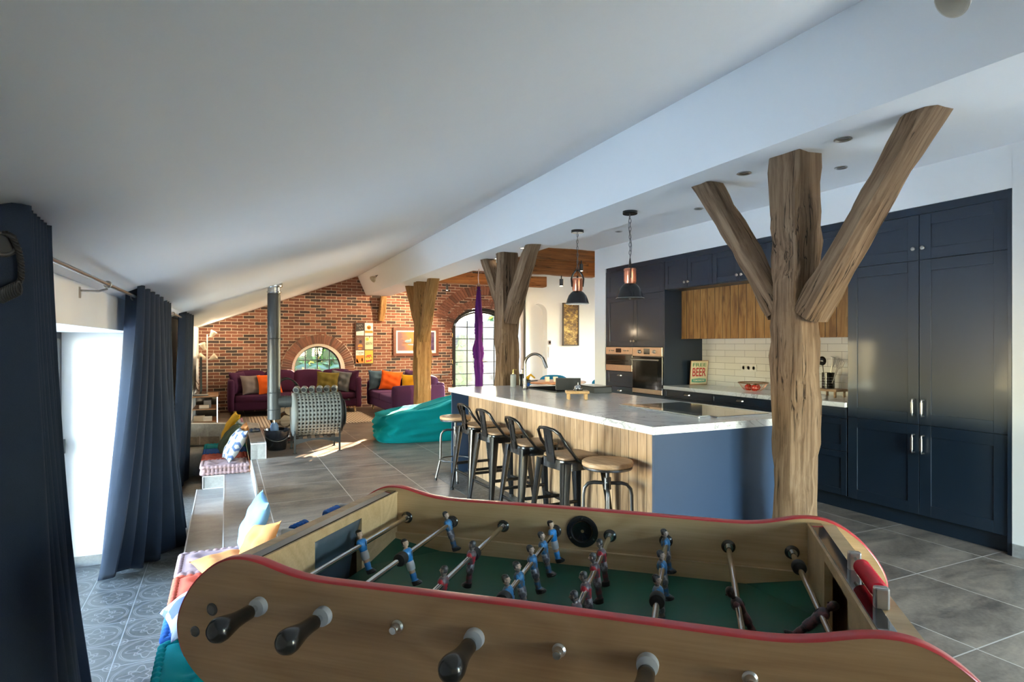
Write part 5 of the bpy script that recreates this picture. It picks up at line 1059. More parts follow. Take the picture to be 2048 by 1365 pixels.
for i, (y0, y1, mt, l_) in enumerate(((4.40, 4.86, MAUVE, 'mauve tufted mattress on the near bench beside the steps'), (3.93, 4.39, CORAL, 'coral tufted mattress on the near bench partly behind the table'), (3.46, 3.92, BLUEC, 'blue tufted mattress on the near bench under the ikat cushion'), (2.98, 3.45, TEALC, 'teal tufted mattress on the near bench at the bottom of the photo'), (2.42, 2.96, MAUVE, 'mauve tufted mattress on the near bench hidden beside the football table'))):
    if i < 4: mattress(l_, -.30, .262, y0, y1, Zs, .115, mt, i, g)
g = 'tufted floor mattresses on the far bench'
for i, (y0, y1, mt, l_) in enumerate(((8.13, 8.60, MAUVE, 'mauve tufted mattress on the far bench at the top of the steps'), (8.61, 9.07, CORAL, 'coral tufted mattress on the far bench behind the mauve one'), (9.08, 9.52, BLUEC, 'blue tufted mattress on the far bench behind the coral one'), (9.53, 9.99, TEALC, 'teal tufted mattress at the far end of the far bench'))):
    mattress(l_, -.285, .262, y0, y1, Zs, .118, mt, i+7, g)
# cushions: yaw -90 faces -x
g = 'loose cushions in the seating pit'; zt = -.035
pillow('scatter_cushion', 'sky blue cushion leaning on the floor edge at the near bench', .44, .42, .13, lean(.175, 4.62, zt+.20, R(-88), R(22)), SKYB, g, seed=1)
pillow('scatter_cushion', 'apricot cushion with a pointed corner next to the sky blue one', .36, .34, .11, lean(.175, 4.27, zt+.15, R(-74), R(34), R(16)), PEACH, g, .16, 2, crease=.05)
pillow('scatter_cushion', 'apricot cushion lying flat on the mauve mattress', .40, .40, .11, TR(.04, 4.24, zt+.06) @ RZ(R(20)) @ RX(R(7)), PEACH, g, .14, 3)
pillow('scatter_cushion', 'blue and white ikat cushion on the blue mattress near the table', .42, .42, .12, TR(-.10, 3.64, zt+.09) @ RZ(R(12)) @ RY(R(-24)), IKAT2, g, seed=4)
pillow('scatter_cushion', 'blue and white ikat cushion at the front of the far bench', .46, .44, .14, lean(.10, 8.42, zt+.20, R(-80), R(30)), IKAT, g, seed=5)
pillow('scatter_cushion', 'apricot cushion between the ikat and dark green cushions', .44, .42, .12, lean(.17, 8.80, zt+.22, R(-90), R(24)), PEACH, g, seed=6)
pillow('scatter_cushion', 'dark green cushion slumped across the coral mattress', .46, .44, .14, lean(.04, 9.10, zt+.19, R(-86), R(36)), DGREEN, g, seed=7)
pillow('scatter_cushion', 'pink and white striped cushion behind the dark green one', .44, .42, .12, lean(.12, 9.42, zt+.22, R(-90), R(26)), PINKSTR, g, seed=8)
pillow('scatter_cushion', 'mustard yellow cushion at the back of the far bench', .50, .46, .12, lean(.06, 9.80, zt+.25, R(-84), R(27)), YELL, g, seed=9)
pillow('scatter_cushion', 'patterned blue cushion lying on top of the tiled parapet', .16, .24, .035, TR(.366, 9.35, .213) , IKAT, g, seed=10)
# ================================================================ sofas
def softbox(m, x0, x1, y0, y1, z0, z1, r=.05, puff=.0, n=10):
    cx, cy, cz = (x0+x1)/2, (y0+y1)/2, (z0+z1)/2; hx, hy, hz = (x1-x0)/2, (y1-y0)/2, (z1-z0)/2
    faces = []
    def pt(x, y, z):      # map unit cube point to rounded box with puffed faces
        p = V((x*hx, y*hy, z*hz)); q = V((max(-hx+r, min(hx-r, p.x)), max(-hy+r, min(hy-r, p.y)), max(-hz+r, min(hz-r, p.z)))); d = p-q
        if d.length > 1e-9: p = q+d.normalized()*r
        k = (1-x*x)*(1-y*y)+(1-y*y)*(1-z*z)+(1-x*x)*(1-z*z)
        p += V((x*abs(x)**3*(1-y*y)*(1-z*z), y*abs(y)**3*(1-x*x)*(1-z*z), z*abs(z)**3*(1-x*x)*(1-y*y)))*puff; return (cx+p.x, cy+p.y, cz+p.z)
    S = lambda q: math.sin((2*q-1)*PI/2)*.5+.5
    for a in (-1, 1):
        m.grid(lambda u, v: pt(2*S(u)-1, 2*S(v)-1, a), n, n); m.grid(lambda u, v: pt(2*S(u)-1, a, 2*S(v)-1), n, n); m.grid(lambda u, v: pt(a, 2*S(u)-1, 2*S(v)-1), n, n)
def part(nm, par, mat, *boxes, **k):
    m = MB()
    for q in boxes: softbox(m, *q, **k)
    return obj(nm, m, mat, par, sharp=70)
def sofa(name, label, loc, rz, L, D, ncush, mat, legs, backh=.80, armh=.70, seat=.43):
    t = thing(name, label, 'sofa', loc, rz, 'purple sofas'); part('base', t, mat, (-L/2+.1, L/2-.1, -D/2+.03, D/2-.06, .12, .30), r=.03)
    for s in (-1, 1): part('armrest', t, mat, (s*(L/2-.06)-.06, s*(L/2-.06)+.06, -D/2, D/2-.03, .10, armh), r=.05, puff=.01)
    part('back', t, mat, (-L/2+.08, L/2-.08, D/2-.17, D/2, .12, backh-.1), r=.05)
    w = (L-.25)/ncush
    for k in range(2): ww = (L-.25)/2; part('seat_cushion', t, mat, (-L/2+.125+ww*k, -L/2+.125+ww*(k+1)-.006, -D/2+.015, D/2-.2, .28, seat), r=.045, puff=.012)
    for k in range(ncush):
        m = MB(); x0 = -L/2+.125+w*k; m.M = TR(x0+w/2, D/2-.25, seat-.02) @ RX(R(-9)); softbox(m, -w/2+.004, w/2-.004, -.08, .09, 0, backh-seat+.03, .06, .03)
        for v in m.bm.verts:      # tuft button
            p = m.M.inverted() @ v.co
            if p.y < 0: v.co += m.M.to_3x3() @ V((0, .035*math.exp(-(p.x**2+(p.z-(backh-seat)*.5)**2)/.006), 0))
        obj('back_cushion', m, mat, t, sharp=70)
    for sx in (-1, 1):
        for sy in (-1, 1): m = MB(); m.cyl((sx*(L/2-.14)+sx*.02, sy*(D/2-.12)+sy*.015, 0), (sx*(L/2-.14), sy*(D/2-.12), .13), .017, .028, 14); obj('leg', m, legs, t)
    return t
sofa('sofa', 'long plum sofa against the brick wall under the round window', (1.32, 13.47, .0), 0, 2.58, .92, 4, PURPLE, LEGW, .86, .73, .42)
sofa('sofa', 'violet sofa seen from its arm behind the golden oak post', (3.35, 12.38, .0), R(-90), 2.32, 1.06, 3, VIOLET, LEGW, .78, .64, .44)
g = 'scatter cushions on the sofas'
pillow('sofa_cushion', 'plum cushion leaning on the left arm of the long sofa', .50, .46, .16, lean(.235, 13.32, .66, R(55), R(16)), PURPLE, g, seed=11)
pillow('sofa_cushion', 'taupe cushion beside the plum one on the left of the long sofa', .42, .40, .14, lean(.46, 13.22, .62, R(25), R(18)), TAUPE, g, seed=12)
pillow('sofa_cushion', 'orange cushion on the long sofa left of the stove pipe', .46, .42, .14, lean(.80, 13.20, .625, R(5), R(18), R(4)), ORANGE, g, seed=13)
pillow('sofa_cushion', 'olive cushion on the long sofa behind the stove', .46, .44, .14, lean(1.93, 13.20, .64, R(-5), R(18), R(-5)), OLIVE, g, seed=14)
pillow('sofa_cushion', 'grey crumpled cushion right of the olive one', .46, .44, .14, lean(2.20, 13.24, .65, R(-25), R(16), R(-8)), GREYF, g, seed=15, wr=.03)
pillow('sofa_cushion', 'plum cushion leaning on the right arm of the long sofa', .48, .46, .15, lean(2.40, 13.26, .66, R(-58), R(14)), PURPLE, g, seed=16)
pillow('sofa_cushion', 'slate blue cushion at the far arm of the violet sofa', .46, .44, .14, lean(3.02, 13.22, .655, R(-8), R(16)), BLUEG, g, seed=17)
pillow('sofa_cushion', 'orange cushion in front of the slate blue one on the violet sofa', .46, .44, .14, lean(3.22, 12.98, .645, R(-16), R(20), R(-8)), ORANGE, g, seed=18)
pillow('sofa_cushion', 'plum cushion against the back of the violet sofa', .46, .44, .14, lean(3.52, 12.55, .68, R(-70), R(14)), VIOLET, g, seed=19)
pillow('sofa_cushion', 'mustard cushion just above the near arm of the violet sofa', .44, .42, .12, lean(3.30, 11.58, .64, R(170), R(12)), YELL, g, seed=20)
# rug
m = MB(); m.M = TR(0, 0, 0)
m.grid(lambda u, v: (.40+2.2*u, 11.2+1.75*v, .006+.002*math.sin(60*u)*math.sin(50*v)), 40, 30); m.grid(lambda u, v: (.40+2.2*u, 11.2+1.75*v, .0005), 2, 2); tag(obj('rug', m, RUG), 'woven cream and brown rug in front of the long sofa', 'rug')
# bean bag
t = thing('bean_bag', 'large turquoise velvet bean bag beside the far island end', 'bean bag', (2.72, 8.95, 0), R(-6)); m = MB(); r_ = random.Random(4); ph = [r_.uniform(0, 6.3) for _ in range(8)]
def bb(u, v):
    a = 2*PI*u; q = v; prof = [(.0, .0), (.95, .0), (1.0, .03), (1.02, .14), (1.02, .28), (1.0, .40), (.95, .455), (.88, .465), (.6, .45), (0, .43)]; k = q*(len(prof)-1); i = min(int(k), len(prof)-2); f = k-i; R_ = prof[i][0]*(1-f)+prof[i+1][0]*f; z = prof[i][1]*(1-f)+prof[i+1][1]*f
    ex = abs(math.cos(a))**.6*math.copysign(1, math.cos(a)); ey = abs(math.sin(a))**.6*math.copysign(1, math.sin(a)); x, y = .72*R_*ex, .44*R_*ey
    z *= (.86+.55*((x+.66)/1.32)**1.2 if x > -.66 else .86); w = .012*math.sin(7*a+9*z+ph[0])+.010*math.sin(13*a-21*z+ph[1])+.015*math.sin(34*z+5*a+ph[2]+2*math.sin(3*a))+.008*math.sin(55*z-11*a+ph[4]); s = 1+w/.5*min(1, z*9)
    z2 = z-.03*math.exp(-((x-.05)**2)/.04)*min(1, z*2)+.014*math.sin(9*x+ph[3])*math.sin(8*y)*min(1, z*3)
    return (x*s, y*s, max(0, z2))
m.grid(bb, 72, 48, True); obj('bag', m, TEAL, t, sharp=80)
m = MB(); m.ball((-.655, -.20, .27), (.012, .02, .02), 12, 8); obj('button', m, TEAL, t)
m = MB(); m.tube([(-.62+.1*i, -.36-.02*math.sin(i), .33+.03*i) for i in range(12)], .006, 6); obj('seam', m, TEAL, t)
pillow('throw_cushion', 'cream cushion lying behind the turquoise bean bag', .5, .45, .16, TR(2.72, 9.62, .09) , plain('cream_fleece', (.72, .62, .48), .9, 0, .1, .4, 60), None, seed=31)
# ================================================================ stove
PX, PY = .575, 8.62
t = thing('wood_stove', 'grey barrel wood stove with perforated steel jacket', 'stove', (1.10, 8.62, 0)); zc, rr_ = .488, .285
m = MB(); m.cyl((-.30, 0, zc), (.34, 0, zc), rr_-.03, None, 40); obj('firebox', m, STOVED, t)
m = MB(); nA, nX = 64, 25; x0, x1 = -.27, .31
def jac(i, j, r): a = 2*PI*i/nA; return (x0+(x1-x0)*j/nX, -r*math.cos(a), zc+r*math.sin(a))
V1 = [[m._v(jac(i, j, rr_)) for j in range(nX+1)] for i in range(nA)]
for i in range(nA):
    for j in range(nX):
        if j % 2 == 1 and 1 <= j <= nX-2 and i % 2 == 0:
            continue
        m._f([V1[i][j], V1[(i+1) % nA][j], V1[(i+1) % nA][j+1], V1[i][j+1]])
o = obj('perforated_jacket', m, STOVEG, t, sharp=60); md = o.modifiers.new('s', 'SOLIDIFY'); md.thickness = .006; md.offset = -1
m = MB(); m.lathe([(0, 0), (rr_+.004, 0), (rr_+.008, .012), (rr_+.004, .03), (rr_-.04, .045), (0, .05)], 48, TR(-.262, 0, zc) @ RY(-PI/2)); obj('back_plate', m, STOVEG, t)
m = MB(); m.lathe([(rr_+.004, -.008), (rr_+.008, .0), (rr_+.004, .02), (rr_-.05, .03), (0, .035)], 48, TR(.31, 0, zc) @ RY(PI/2)); m.lathe([(0, .03), (.2, .03), (.2, .06), (.17, .075), (0, .08)], 36, TR(.31, 0, zc-.01) @ RY(PI/2)); obj('door', m, STOVEB, t)
m = MB(); m.cyl((.36, .0, zc+.17), (.45, 0, zc+.17), .008); m.cyl((.45, -.05, zc+.17), (.45, .05, zc+.17), .012); obj('door_handle', m, STOVEB, t)
def bent(x, up, ang, yy):
    m = MB(); z = zc+up*rr_*.96; s = up
    pts = [V((x, yy*.5, z-.06*s)), V((x, yy*.8, z)), V((x, yy*.9, z+.045*s)), V((x+.0*ang, yy*.7, z+.075*s)), V((x-.01, yy*.2, z+.098*s)), V((x-.015, -yy*.5, z+.10*s))]
    m.tube(pts, .030, 16); m.cyl(pts[-1]+V((0, yy*.02, 0)), pts[-1]+V((0, -yy*.05, 0)), .0255, None, 16); return m
for k in range(6):
    x = -.235+.098*k
    m = MB(); pts = [V((x, .05, zc+rr_-.05)), V((x, .035, zc+rr_+.02)), V((x+.004, .0, zc+rr_+.06)), V((x-.012, -.05, zc+rr_+.062)), V((x-.025, -.085, zc+rr_+.045))]
    m.tube(pts, .038, 18); p = obj('air_tube', m, STOVEG, t); m = MB(); d = (pts[-1]-pts[-2]).normalized(); m.cyl(pts[-1]-d*.001, pts[-1]+d*.0015, .0315, None, 16); obj('mouth_dark_disc', m, BLACKR, p)  # black disc on the closed tube end painted as its shaded hollow
for k in range(5): x = -.19+.105*k; m = MB(); m.tube([(x, .02, zc-rr_+.04), (x, 0, zc-rr_-.02), (x, -.05, zc-rr_-.03)], .026, 14); obj('air_tube', m, STOVED, t)
for sy in (-1, 1):
    m = MB(); n = 14; top = [(-.285+.57*i/n, .185) for i in range(n+1)]; bot = [(-.285+.57*i/n, .105+.06*math.sin(PI*i/n)) for i in range(n+1)]; m.prism(bot+top[::-1], .006, TR(0, sy*.225, 0) @ MXZ); c_ = obj('cradle_plate', m, STOVED, t)
    for x in (-.285, .285): m = MB(); m.box(x-.012, x+.012, sy*.228-.003, sy*.228+.005, .004, .25+.0); l = obj('leg', m, STOVED, t); m = MB(); m.cyl((x, sy*.228, 0), (x, sy*.228, .006), .026, None, 16); obj('foot_disc', m, STOVED, l)
    m = MB(); m.tube([(-.285, sy*.228, .25), (-.285, sy*.2, .30)], .008, 6); m.tube([(.285, sy*.228, .25), (.285, sy*.2, .30)], .008, 6); obj('strut', m, STOVED, t)
t = thing('stove_pipe', 'black flue pipe rising from the stove into the sloping ceiling', 'flue', (PX, PY, 0)); zt_ = slz(PX, PY)
m = MB(); m.lathe([(0, .435), (.078, .435), (.082, .44), (.082, 2.10), (.078, 2.105), (0, 2.105)], 32); m.lathe([(.0825, .56), (.086, .565), (.0825, .572)], 32); m.lathe([(.0825, .78), (.086, .79), (.0825, .80)], 32); m.lathe([(.0825, 1.50), (.0855, 1.505), (.0825, 1.51)], 32); obj('pipe', m, STOVED, t)
m = MB(); m.cyl((.05, 0, .665), (.255, 0, .665), .078, None, 28); m.cyl((.13, 0, .665), (.15, 0, .665), .083, None, 28); m.cyl((.165, 0, .665), (.175, 0, .665), .081, None, 28); obj('elbow', m, STOVED, t)
m = MB(); m.lathe([(0, 2.09), (.078, 2.09), (.078, 2.18), (.105, 2.19), (.108, 2.21), (.105, 2.22), (.105, zt_+.02), (0, zt_+.02)], 32); m.lathe([(.079, 2.11), (.09, 2.115), (.09, 2.13), (.079, 2.135)], 28); obj('galvanised_collar', m, GALV, t)
m = MB(); m.M = TR(0, 0, zt_) @ RY(-math.atan(.362)); m.box(-.20, .20, -.15, .15, -.012, -.002); obj('ceiling_plate', m, plain('gold_brown_plate', (.26, .17, .08), .5, .3), t)
# log holder, logs, tools, bucket
LX, LY = .80, 9.45
t = thing('log_holder', 'black hoop shaped log holder behind the stove pipe', 'log holder', (LX, LY, 0))
for y in (-.14, .14): m = MB(); m.tube([(.23*math.cos(a), y, .50+.43*math.sin(a)*(1.0)) for a in [2*PI*i/40 for i in range(40)]], .011, 8, True); obj('hoop', m, BLACKM, t)
for a in (-2.3, -1.57, -.85, .3, 2.84): m = MB(); m.cyl((.23*math.cos(a), -.14, .50+.43*math.sin(a)), (.23*math.cos(a), .14, .50+.43*math.sin(a)), .008); obj('crossbar', m, BLACKM, t)
m = MB(); m.box(-.2, .2, -.15, .15, 0, .03, .005); m.tube([(-.15, 0, .03), (-.12, 0, .12)], .012, 8); m.tube([(.15, 0, .03), (.12, 0, .12)], .012, 8); obj('foot', m, BLACKM, t)
rl = random.Random(9)
lg = [(-.10, .20, .075), (.07, .19, .08), (-.02, .33, .085), (.13, .34, .07), (-.14, .37, .065), (.04, .48, .08), (-.11, .51, .075), (.15, .50, .06)]
for i, (x, z, r_) in enumerate(lg):
    m = MB(); pts = [r_*rl.uniform(.85, 1.05) for _ in range(10)]; m.rings([[(x+pts[k]*math.cos(2*PI*k/10), LYY, z+pts[k]*math.sin(2*PI*k/10)) for k in range(10)] for LYY in (-.17, -.06, .06, .17)]); o = obj('firewood_log', m, FIRE, None, loc=(LX, LY, 0), sharp=30)
    tag(o, ['split log at the lower left of the log holder', 'split log at the lower right of the log holder', 'split log in the second row at the middle of the holder', 'split log in the second row at the right of the holder', 'split log in the second row at the left of the holder', 'split log in the top row at the middle of the holder', 'split log in the top row at the left of the holder', 'split log in the top row at the right of the holder'][i], 'log', 'firewood in the log holder')
t = thing('ash_bucket', 'black metal ash bucket with wire handle beside the stove', 'bucket', (.625, 8.84, 0)); t.scale = (1.1, 1.1, 1.05); m = MB(); m.lathe([(0, 0), (.108, 0), (.112, .01), (.150, .25), (.156, .252), (.156, .262), (.148, .262), (.145, .25), (.106, .014), (0, .012)], 36); obj('pail', m, plain('black_enamel', (.015, .017, .022), .25, .2, .05, coat=.5), t)
m = MB(); m.tube([(.153*math.cos(a), -.153*abs(math.sin(a))*.98-.004, .235-.11*abs(math.sin(a))) for a in [PI*i/24 for i in range(25)]], .004, 6); obj('wire_handle', m, STEEL, t)
t = thing('ash_shovel', 'blue grey ash shovel standing in the black bucket', 'shovel', M=TR(.60, 8.88, .02) @ RX(R(-8))); m = MB(); m.cyl((0, 0, .30), (0, 0, .55), .007); obj('handle', m, STEEL, t)
m = MB(); m.lathe([(.0, .06), (.05, .08), (.055, .2), (.052, .30), (.03, .34), (0, .345)], 20, None, 1, .18); obj('blade', m, plain('shovel_blue_steel', (.10, .14, .21), .4, .6), t)
t = thing('fire_poker', 'thin steel poker hanging on the log holder', 'poker', (LX+.06, LY-.19, 0)); m = MB(); m.cyl((0, .03, .16), (0, .03, .72), .006); m.tube([(0, .03, .72), (0, .045, .74), (0, .05, .72)], .005, 6); obj('shaft', m, STEEL, t); m = MB(); m.box(-.035, .035, .022, .032, .12, .22, .004); obj('blade', m, DSTEEL, t)
# ================================================================ tv corner
t = thing('media_console', 'low wooden media console with lit open shelves in the far left corner', 'media console', (-.36, 12.66, 0)); W_, D_ = .22, .46
m = MB(); m.box(-W_-.01, W_+.01, -D_-.01, D_+.01, .475, .50, .003); obj('top', m, TWOOD, t)
m = MB(); m.box(-W_, W_, -D_, -D_+.018, .02, .475); m.box(-W_, W_, D_-.018, D_, .02, .475); 
m = MB(); m.box(-W_, -W_+.015, -D_, D_, .0, .475); obj('back_panel', m, BLACKP, t)
m = MB(); m.box(-W_, W_, D_-.018, D_, .0, .475); m.box(W_-.02, W_, -D_, -D_+.02, 0, .475); obj('frame', m, BLACKP, t)
for z in (.02, .25): m = MB(); m.box(-W_, W_, -D_, D_, z, z+.016); obj('shelf', m, TWOOD, t)
m = MB(); m.box(W_-.006, W_+.004, -D_-.006, -D_+.0, .02, .475); obj('led_strip', m, plain('led_light', (.9, .9, .85), .3, 0, 0, emit=(1, .93, .86), estr=9), t)
for (x, y, z, w, d, h, c, l_) in ((-.08, -.30, .036, .18, .12, .10, (.70, .60, .45), 'pale box on the lower console shelf'), (.06, -.34, .036, .14, .10, .085, (.75, .70, .62), 'cream carton at the front of the lower console shelf'), (.0, -.30, .266, .16, .10, .06, (.70, .62, .52), 'flat cream box on the upper console shelf'), (.05, -.1, .266, .12, .2, .13, (.25, .25, .27), 'grey box at the back of the upper console shelf')):
    m = MB(); m.box(-w/2, w/2, -d/2, d/2, 0, h, .004); o = obj('storage_box', m, plain('carton', c, .6), None, loc=(-.36+x, 12.66+y, z)); tag(o, l_, 'box', 'boxes in the media console')
t = thing('television', 'flat black television seen edge-on on the media console', 'television', (-.425, 12.72, .501), R(2)); m = MB(); m.box(-.02, .02, -.49, .49, .08, .70, .006); obj('screen', m, BLACKP, t)
m = MB(); m.box(.0201, .0215, -.48, .48, .09, .69); obj('display', m, BLACKG, t); m = MB(); m.box(-.012, .012, -.05, .05, .012, .09); m.box(-.09, .11, -.18, .18, 0, .014, .004); obj('stand', m, BLACKP, t)
t = thing('laptop', 'closed dark laptop lying at the front of the media console', 'laptop', (-.42, 12.27, .5015)); m = MB(); m.box(-.13, .13, -.05, .12, 0, .016, .003); obj('body', m, DARKG, t); m = MB(); m.box(-.13, .13, -.05, .12, .0165, .022, .002); obj('lid', m, GREYP, t)
t = thing('floor_lamp', 'white floor lamp with four cone shades before the brick wall', 'floor lamp', (-.336, 13.36, 0)); m = MB(); m.lathe([(0, 0), (.13, 0), (.13, .014), (0, .02)], 32); obj('base', m, BLACKP, t); m = MB(); m.cyl((0, 0, .01), (0, 0, 1.62), .012, None, 12); obj('pole', m, WHITEP, t)
SH = plain('cream_lamp_shade', (.78, .66, .52), .5)
lamp('shade_lamp', 'POINT', (.1, -.08, 1.75), (0, 0, 0), 12, (1, .78, .52), .05, parent=t)
for z, d, ln in ((1.57, (.10, -.03, .09), (.5, -.1, .86)), (1.33, (-.07, -.06, .06), (-.35, -.3, .88)), (1.13, (.08, -.05, .05), (.8, -.2, .55)), (1.15, (-.05, .06, .0), (-.8, .3, .4))):
    m = MB(); m.tube([(0, 0, z), (d[0]*.6, d[1]*.6, z+d[2]*.1), (d[0]*.7, d[1]*.7, z)], .006, 6); a = obj('arm', m, WHITEP, t)
    m = MB(); m.lathe([(0, 0), (.022, 0), (.028, .01), (.062, .13), (.060, .13), (.022, .012), (0, .012)], 24, TR(d[0]*.6, d[1]*.6, z) @ frame_to(ln)); obj('lamp_shade', m, SH, a)
t = thing('tv_cable', 'thin black cables looping from the television to the left wall', 'cable', (0, 0, 0)); m = MB()
for q in (0, .12): m.tube([(-.452, 12.4, .70-q), (-.49, 12.34, .77-q), (-.515, 12.2, .70-q), (-.535, 12.1, .62-q)], .005, 6)
obj('cables', m, BLACKR, t)
# ================================================================ wall pieces
t = thing('framed_picture', 'mahogany framed bird painting on the brick wall behind the golden post', 'picture', (4.07, 13.972, 1.49)); w, h = .55, .335; BW = veneer('mahogany', (.10, .022, .007), (.17, .042, .012), 0)
m = MB(); m.plate([[(-w, -h), (w, -h), (w, h), (-w, h)], [(-w+.065, -h+.065), (w-.065, -h+.065), (w-.065, h-.065), (-w+.065, h-.065)]], .05, TR(0, -.03, 0) @ MXZ); obj('frame', m, BW, t)
m = MB(); m.box(-w+.06, w-.06, -.005, .0, -h+.06, h-.06); obj('mount', m, plain('cream_mount', (.80, .72, .64), .7), t)
gm, gn, gl_, gb = nt('heron_painting'); setp(gb, Roughness=.75); gb.inputs['Specular IOR Level'].default_value = .1; tc = gn.new('ShaderNodeTexCoord'); sp_n = gn.new('ShaderNodeSeparateXYZ'); gl_.new(tc.outputs['Object'], sp_n.inputs[0]); nz = noise_n(gn, gl_, coord(gn, gl_, (1, 1, 1.4)), 5, 5, .6, 1)
kx = math_n(gn, gl_, 'MULTIPLY_ADD', nz, .5, sp_n.outputs[0]); gl_.new(ramp_n(gn, gl_, math_n(gn, gl_, 'MULTIPLY_ADD', kx, .8, .28), [(.2, (.22, .13, .14)), (.35, (.48, .22, .08)), (.5, (.40, .19, .09)), (.66, (.17, .11, .16)), (.85, (.05, .03, .08)), (1, (.1, .05, .11))]), gb.inputs['Base Color'])
m = MB(); m.box(-w+.105, w-.105, -.008, -.004, -h+.125, h-.105); pa = obj('painting', m, gm, t)
m = MB(); m.ball((-.20, -.008, .01), (.075, .003, .035), 14, 8); m.ball((-.14, -.008, .03), (.022, .003, .05), 12, 8); m.ball((-.12, -.008, -.07), (.09, .002, .018), 12, 6); obj('bird', m, plain('pale_blue_paint', (.18, .27, .32), .4, 0, .2), pa)
m = MB(); m.tube([(-.33, -.008, -.03), (-.2, -.008, -.035), (-.1, -.008, -.045), (-.02, -.008, -.07)], .006, 6, flat=.5); obj('branch', m, plain('dark_paint', (.08, .03, .03), .4), pa)
t = thing('wall_panel', 'tall narrow golden abstract panel in a dark frame on the dining wall', 'picture', (7.535, 12.68, 1.91)); w, h = .222, .515
m = MB(); m.plate([[(-w, -h), (w, -h), (w, h), (-w, h)], [(-w+.022, -h+.022), (w-.022, -h+.022), (w-.022, h-.022), (-w+.022, h-.022)]], .045, TR(0, -.028, 0) @ MXZ); obj('frame', m, plain('dark_grey_frame', (.07, .055, .05), .4), t)
m = MB(); m.box(-w+.015, w-.015, -.012, .0, -h+.015, h-.015); obj('artwork', m, painting('gilded_abstract', [(.3, (.03, .018, .01)), (.45, (.14, .075, .03)), (.54, (.38, .22, .05)), (.62, (.78, .55, .16)), (.72, (.12, .06, .025))], 9, 2.0), t)
t = thing('thermostat', 'small dark square control on the dining wall beside the niche', 'thermostat', (6.965, 12.699, 1.47)); m = MB(); m.box(-.03, .03, -.022, 0, -.05, .05, .003); obj('case', m, plain('brown_case', (.22, .15, .12), .4), t); m = MB(); m.box(-.02, .02, -.0235, -.021, -.02, .03); obj('display', m, BLACKG, t)
t = thing('light_switch', 'tall white switch strip under the dark square control', 'switch', (6.965, 12.699, 1.24)); m = MB(); m.box(-.035, .035, -.01, 0, -.13, .13, .003); obj('plate', m, WHITEP, t)
for k in range(4): m = MB(); m.box(-.022, .022, -.014, -.009, -.11+.058*k, -.067+.058*k, .002); obj('rocker', m, WHITEP, t)
t = thing('wall_rail', 'slim steel rail on the brick wall left of the arched door', 'rail', (4.62, 13.93, .70)); m = MB(); m.cyl((-.33, 0, 0), (.23, 0, 0), .02, None, 14); obj('bar', m, STEEL, t)
for x in (-.25, .05): m = MB(); m.cyl((x, 0, 0), (x, .07, -.02), .012); m.cyl((x, 0, -.09), (x, 0, 0), .012); obj('bracket', m, IRON, t)
# tin signs on a board
def tin(x, z, bg, label):
    t = thing('wall_sign', label, 'sign', (x, 13.955, z), 0, 'tin signs on the board by the sofa'); m = MB(); m.box(-.093, .093, -.004, 0, -.146, .146, .002); obj('plate', m, bg, t); return t
m = MB(); m.box(2.645, 3.065, 13.958, 13.999, .99, 1.925, .003); tag(obj('sign_board', m, plain('dark_board', (.15, .06, .035), .7)), 'dark red board carrying six tin signs on the brick wall', 'board')
FX2 = RX(PI/2)
def lett(t, s, w, h, x, z, mat, sh=0): obj('lettering', text_mb(s, w, h, TR(x, -.0042, z) @ FX2, .0015, sh), mat, t)
def shape(t, nm, mat, *polys):
    m = MB()
    for P in polys: m.prism(P, .0015, TR(0, -.0042, 0) @ FX2)
    obj(nm, m, mat, t)
P_ = lambda n, c, r=.5: plain(n, c, r)
K, CRM, OR, RD, GR, YL = P_('sign_black', (.02, .016, .018)), P_('sign_white', (.80, .74, .66)), P_('sign_orange', (.80, .22, .02)), P_('sign_scarlet', (.62, .06, .03)), P_('sign_olive', (.14, .16, .09)), P_('sign_yellow', (.62, .42, .05))
def scrib(t, x, z, w, h, n, mat, slope=0, r_=.006):
    m = MB(); m.tube([(x-w/2+w*i/(n*4), -.0045, z+slope*(i/(n*4)-.5)+h/2*math.sin(i*PI/2+.4*math.sin(i))*(1 if i % 3 else .55)) for i in range(n*4+1)], r_, 6, flat=.4); obj('faded_script', m, mat, t)
xs, zs = (2.755, 2.955), (1.77, 1.4575, 1.145)
t = tin(xs[0], zs[0], K, 'black and white tin sign at the top left of the board'); scrib(t, -.01, .09, .13, .06, 3, CRM, .03); scrib(t, .02, .02, .10, .05, 2, CRM, .02); shape(t, 'pale_panel', CRM, [(-.088, -.14), (.088, -.14), (.088, -.03), (-.088, -.055)]); scrib(t, 0, -.09, .13, .035, 4, K, .02, .004)
t = tin(xs[1], zs[0], CRM, 'white tin sign with orange emblem at the top right of the board'); shape(t, 'emblem', OR, arc(0, .042, .048, 0, 2*PI*23/24, 23)); shape(t, 'emblem_mark', YL, [(-.03, .06), (-.012, .06), (0, .03), (.012, .06), (.03, .06), (.004, .005), (-.004, .005)]); shape(t, 'orange_band', OR, [(-.088, -.085), (.088, -.085), (.088, -.03), (-.088, -.03)])
t = tin(xs[0], zs[1], P_('sign_brown', (.16, .075, .055)), 'brown tin sign at the middle left of the board'); scrib(t, 0, .10, .13, .03, 3, CRM, 0, .003); shape(t, 'lamp_shape', OR, [(-.05, -.09), (-.045, -.05), (-.02, -.03), (.03, -.03), (.05, -.05), (.055, -.09)], [(-.04, -.142), (.04, -.142), (.03, -.12), (-.03, -.12)]); shape(t, 'bottle_shape', K, [(-.02, .0), (.04, .0), (.04, .05), (.01, .07), (-.02, .05)])
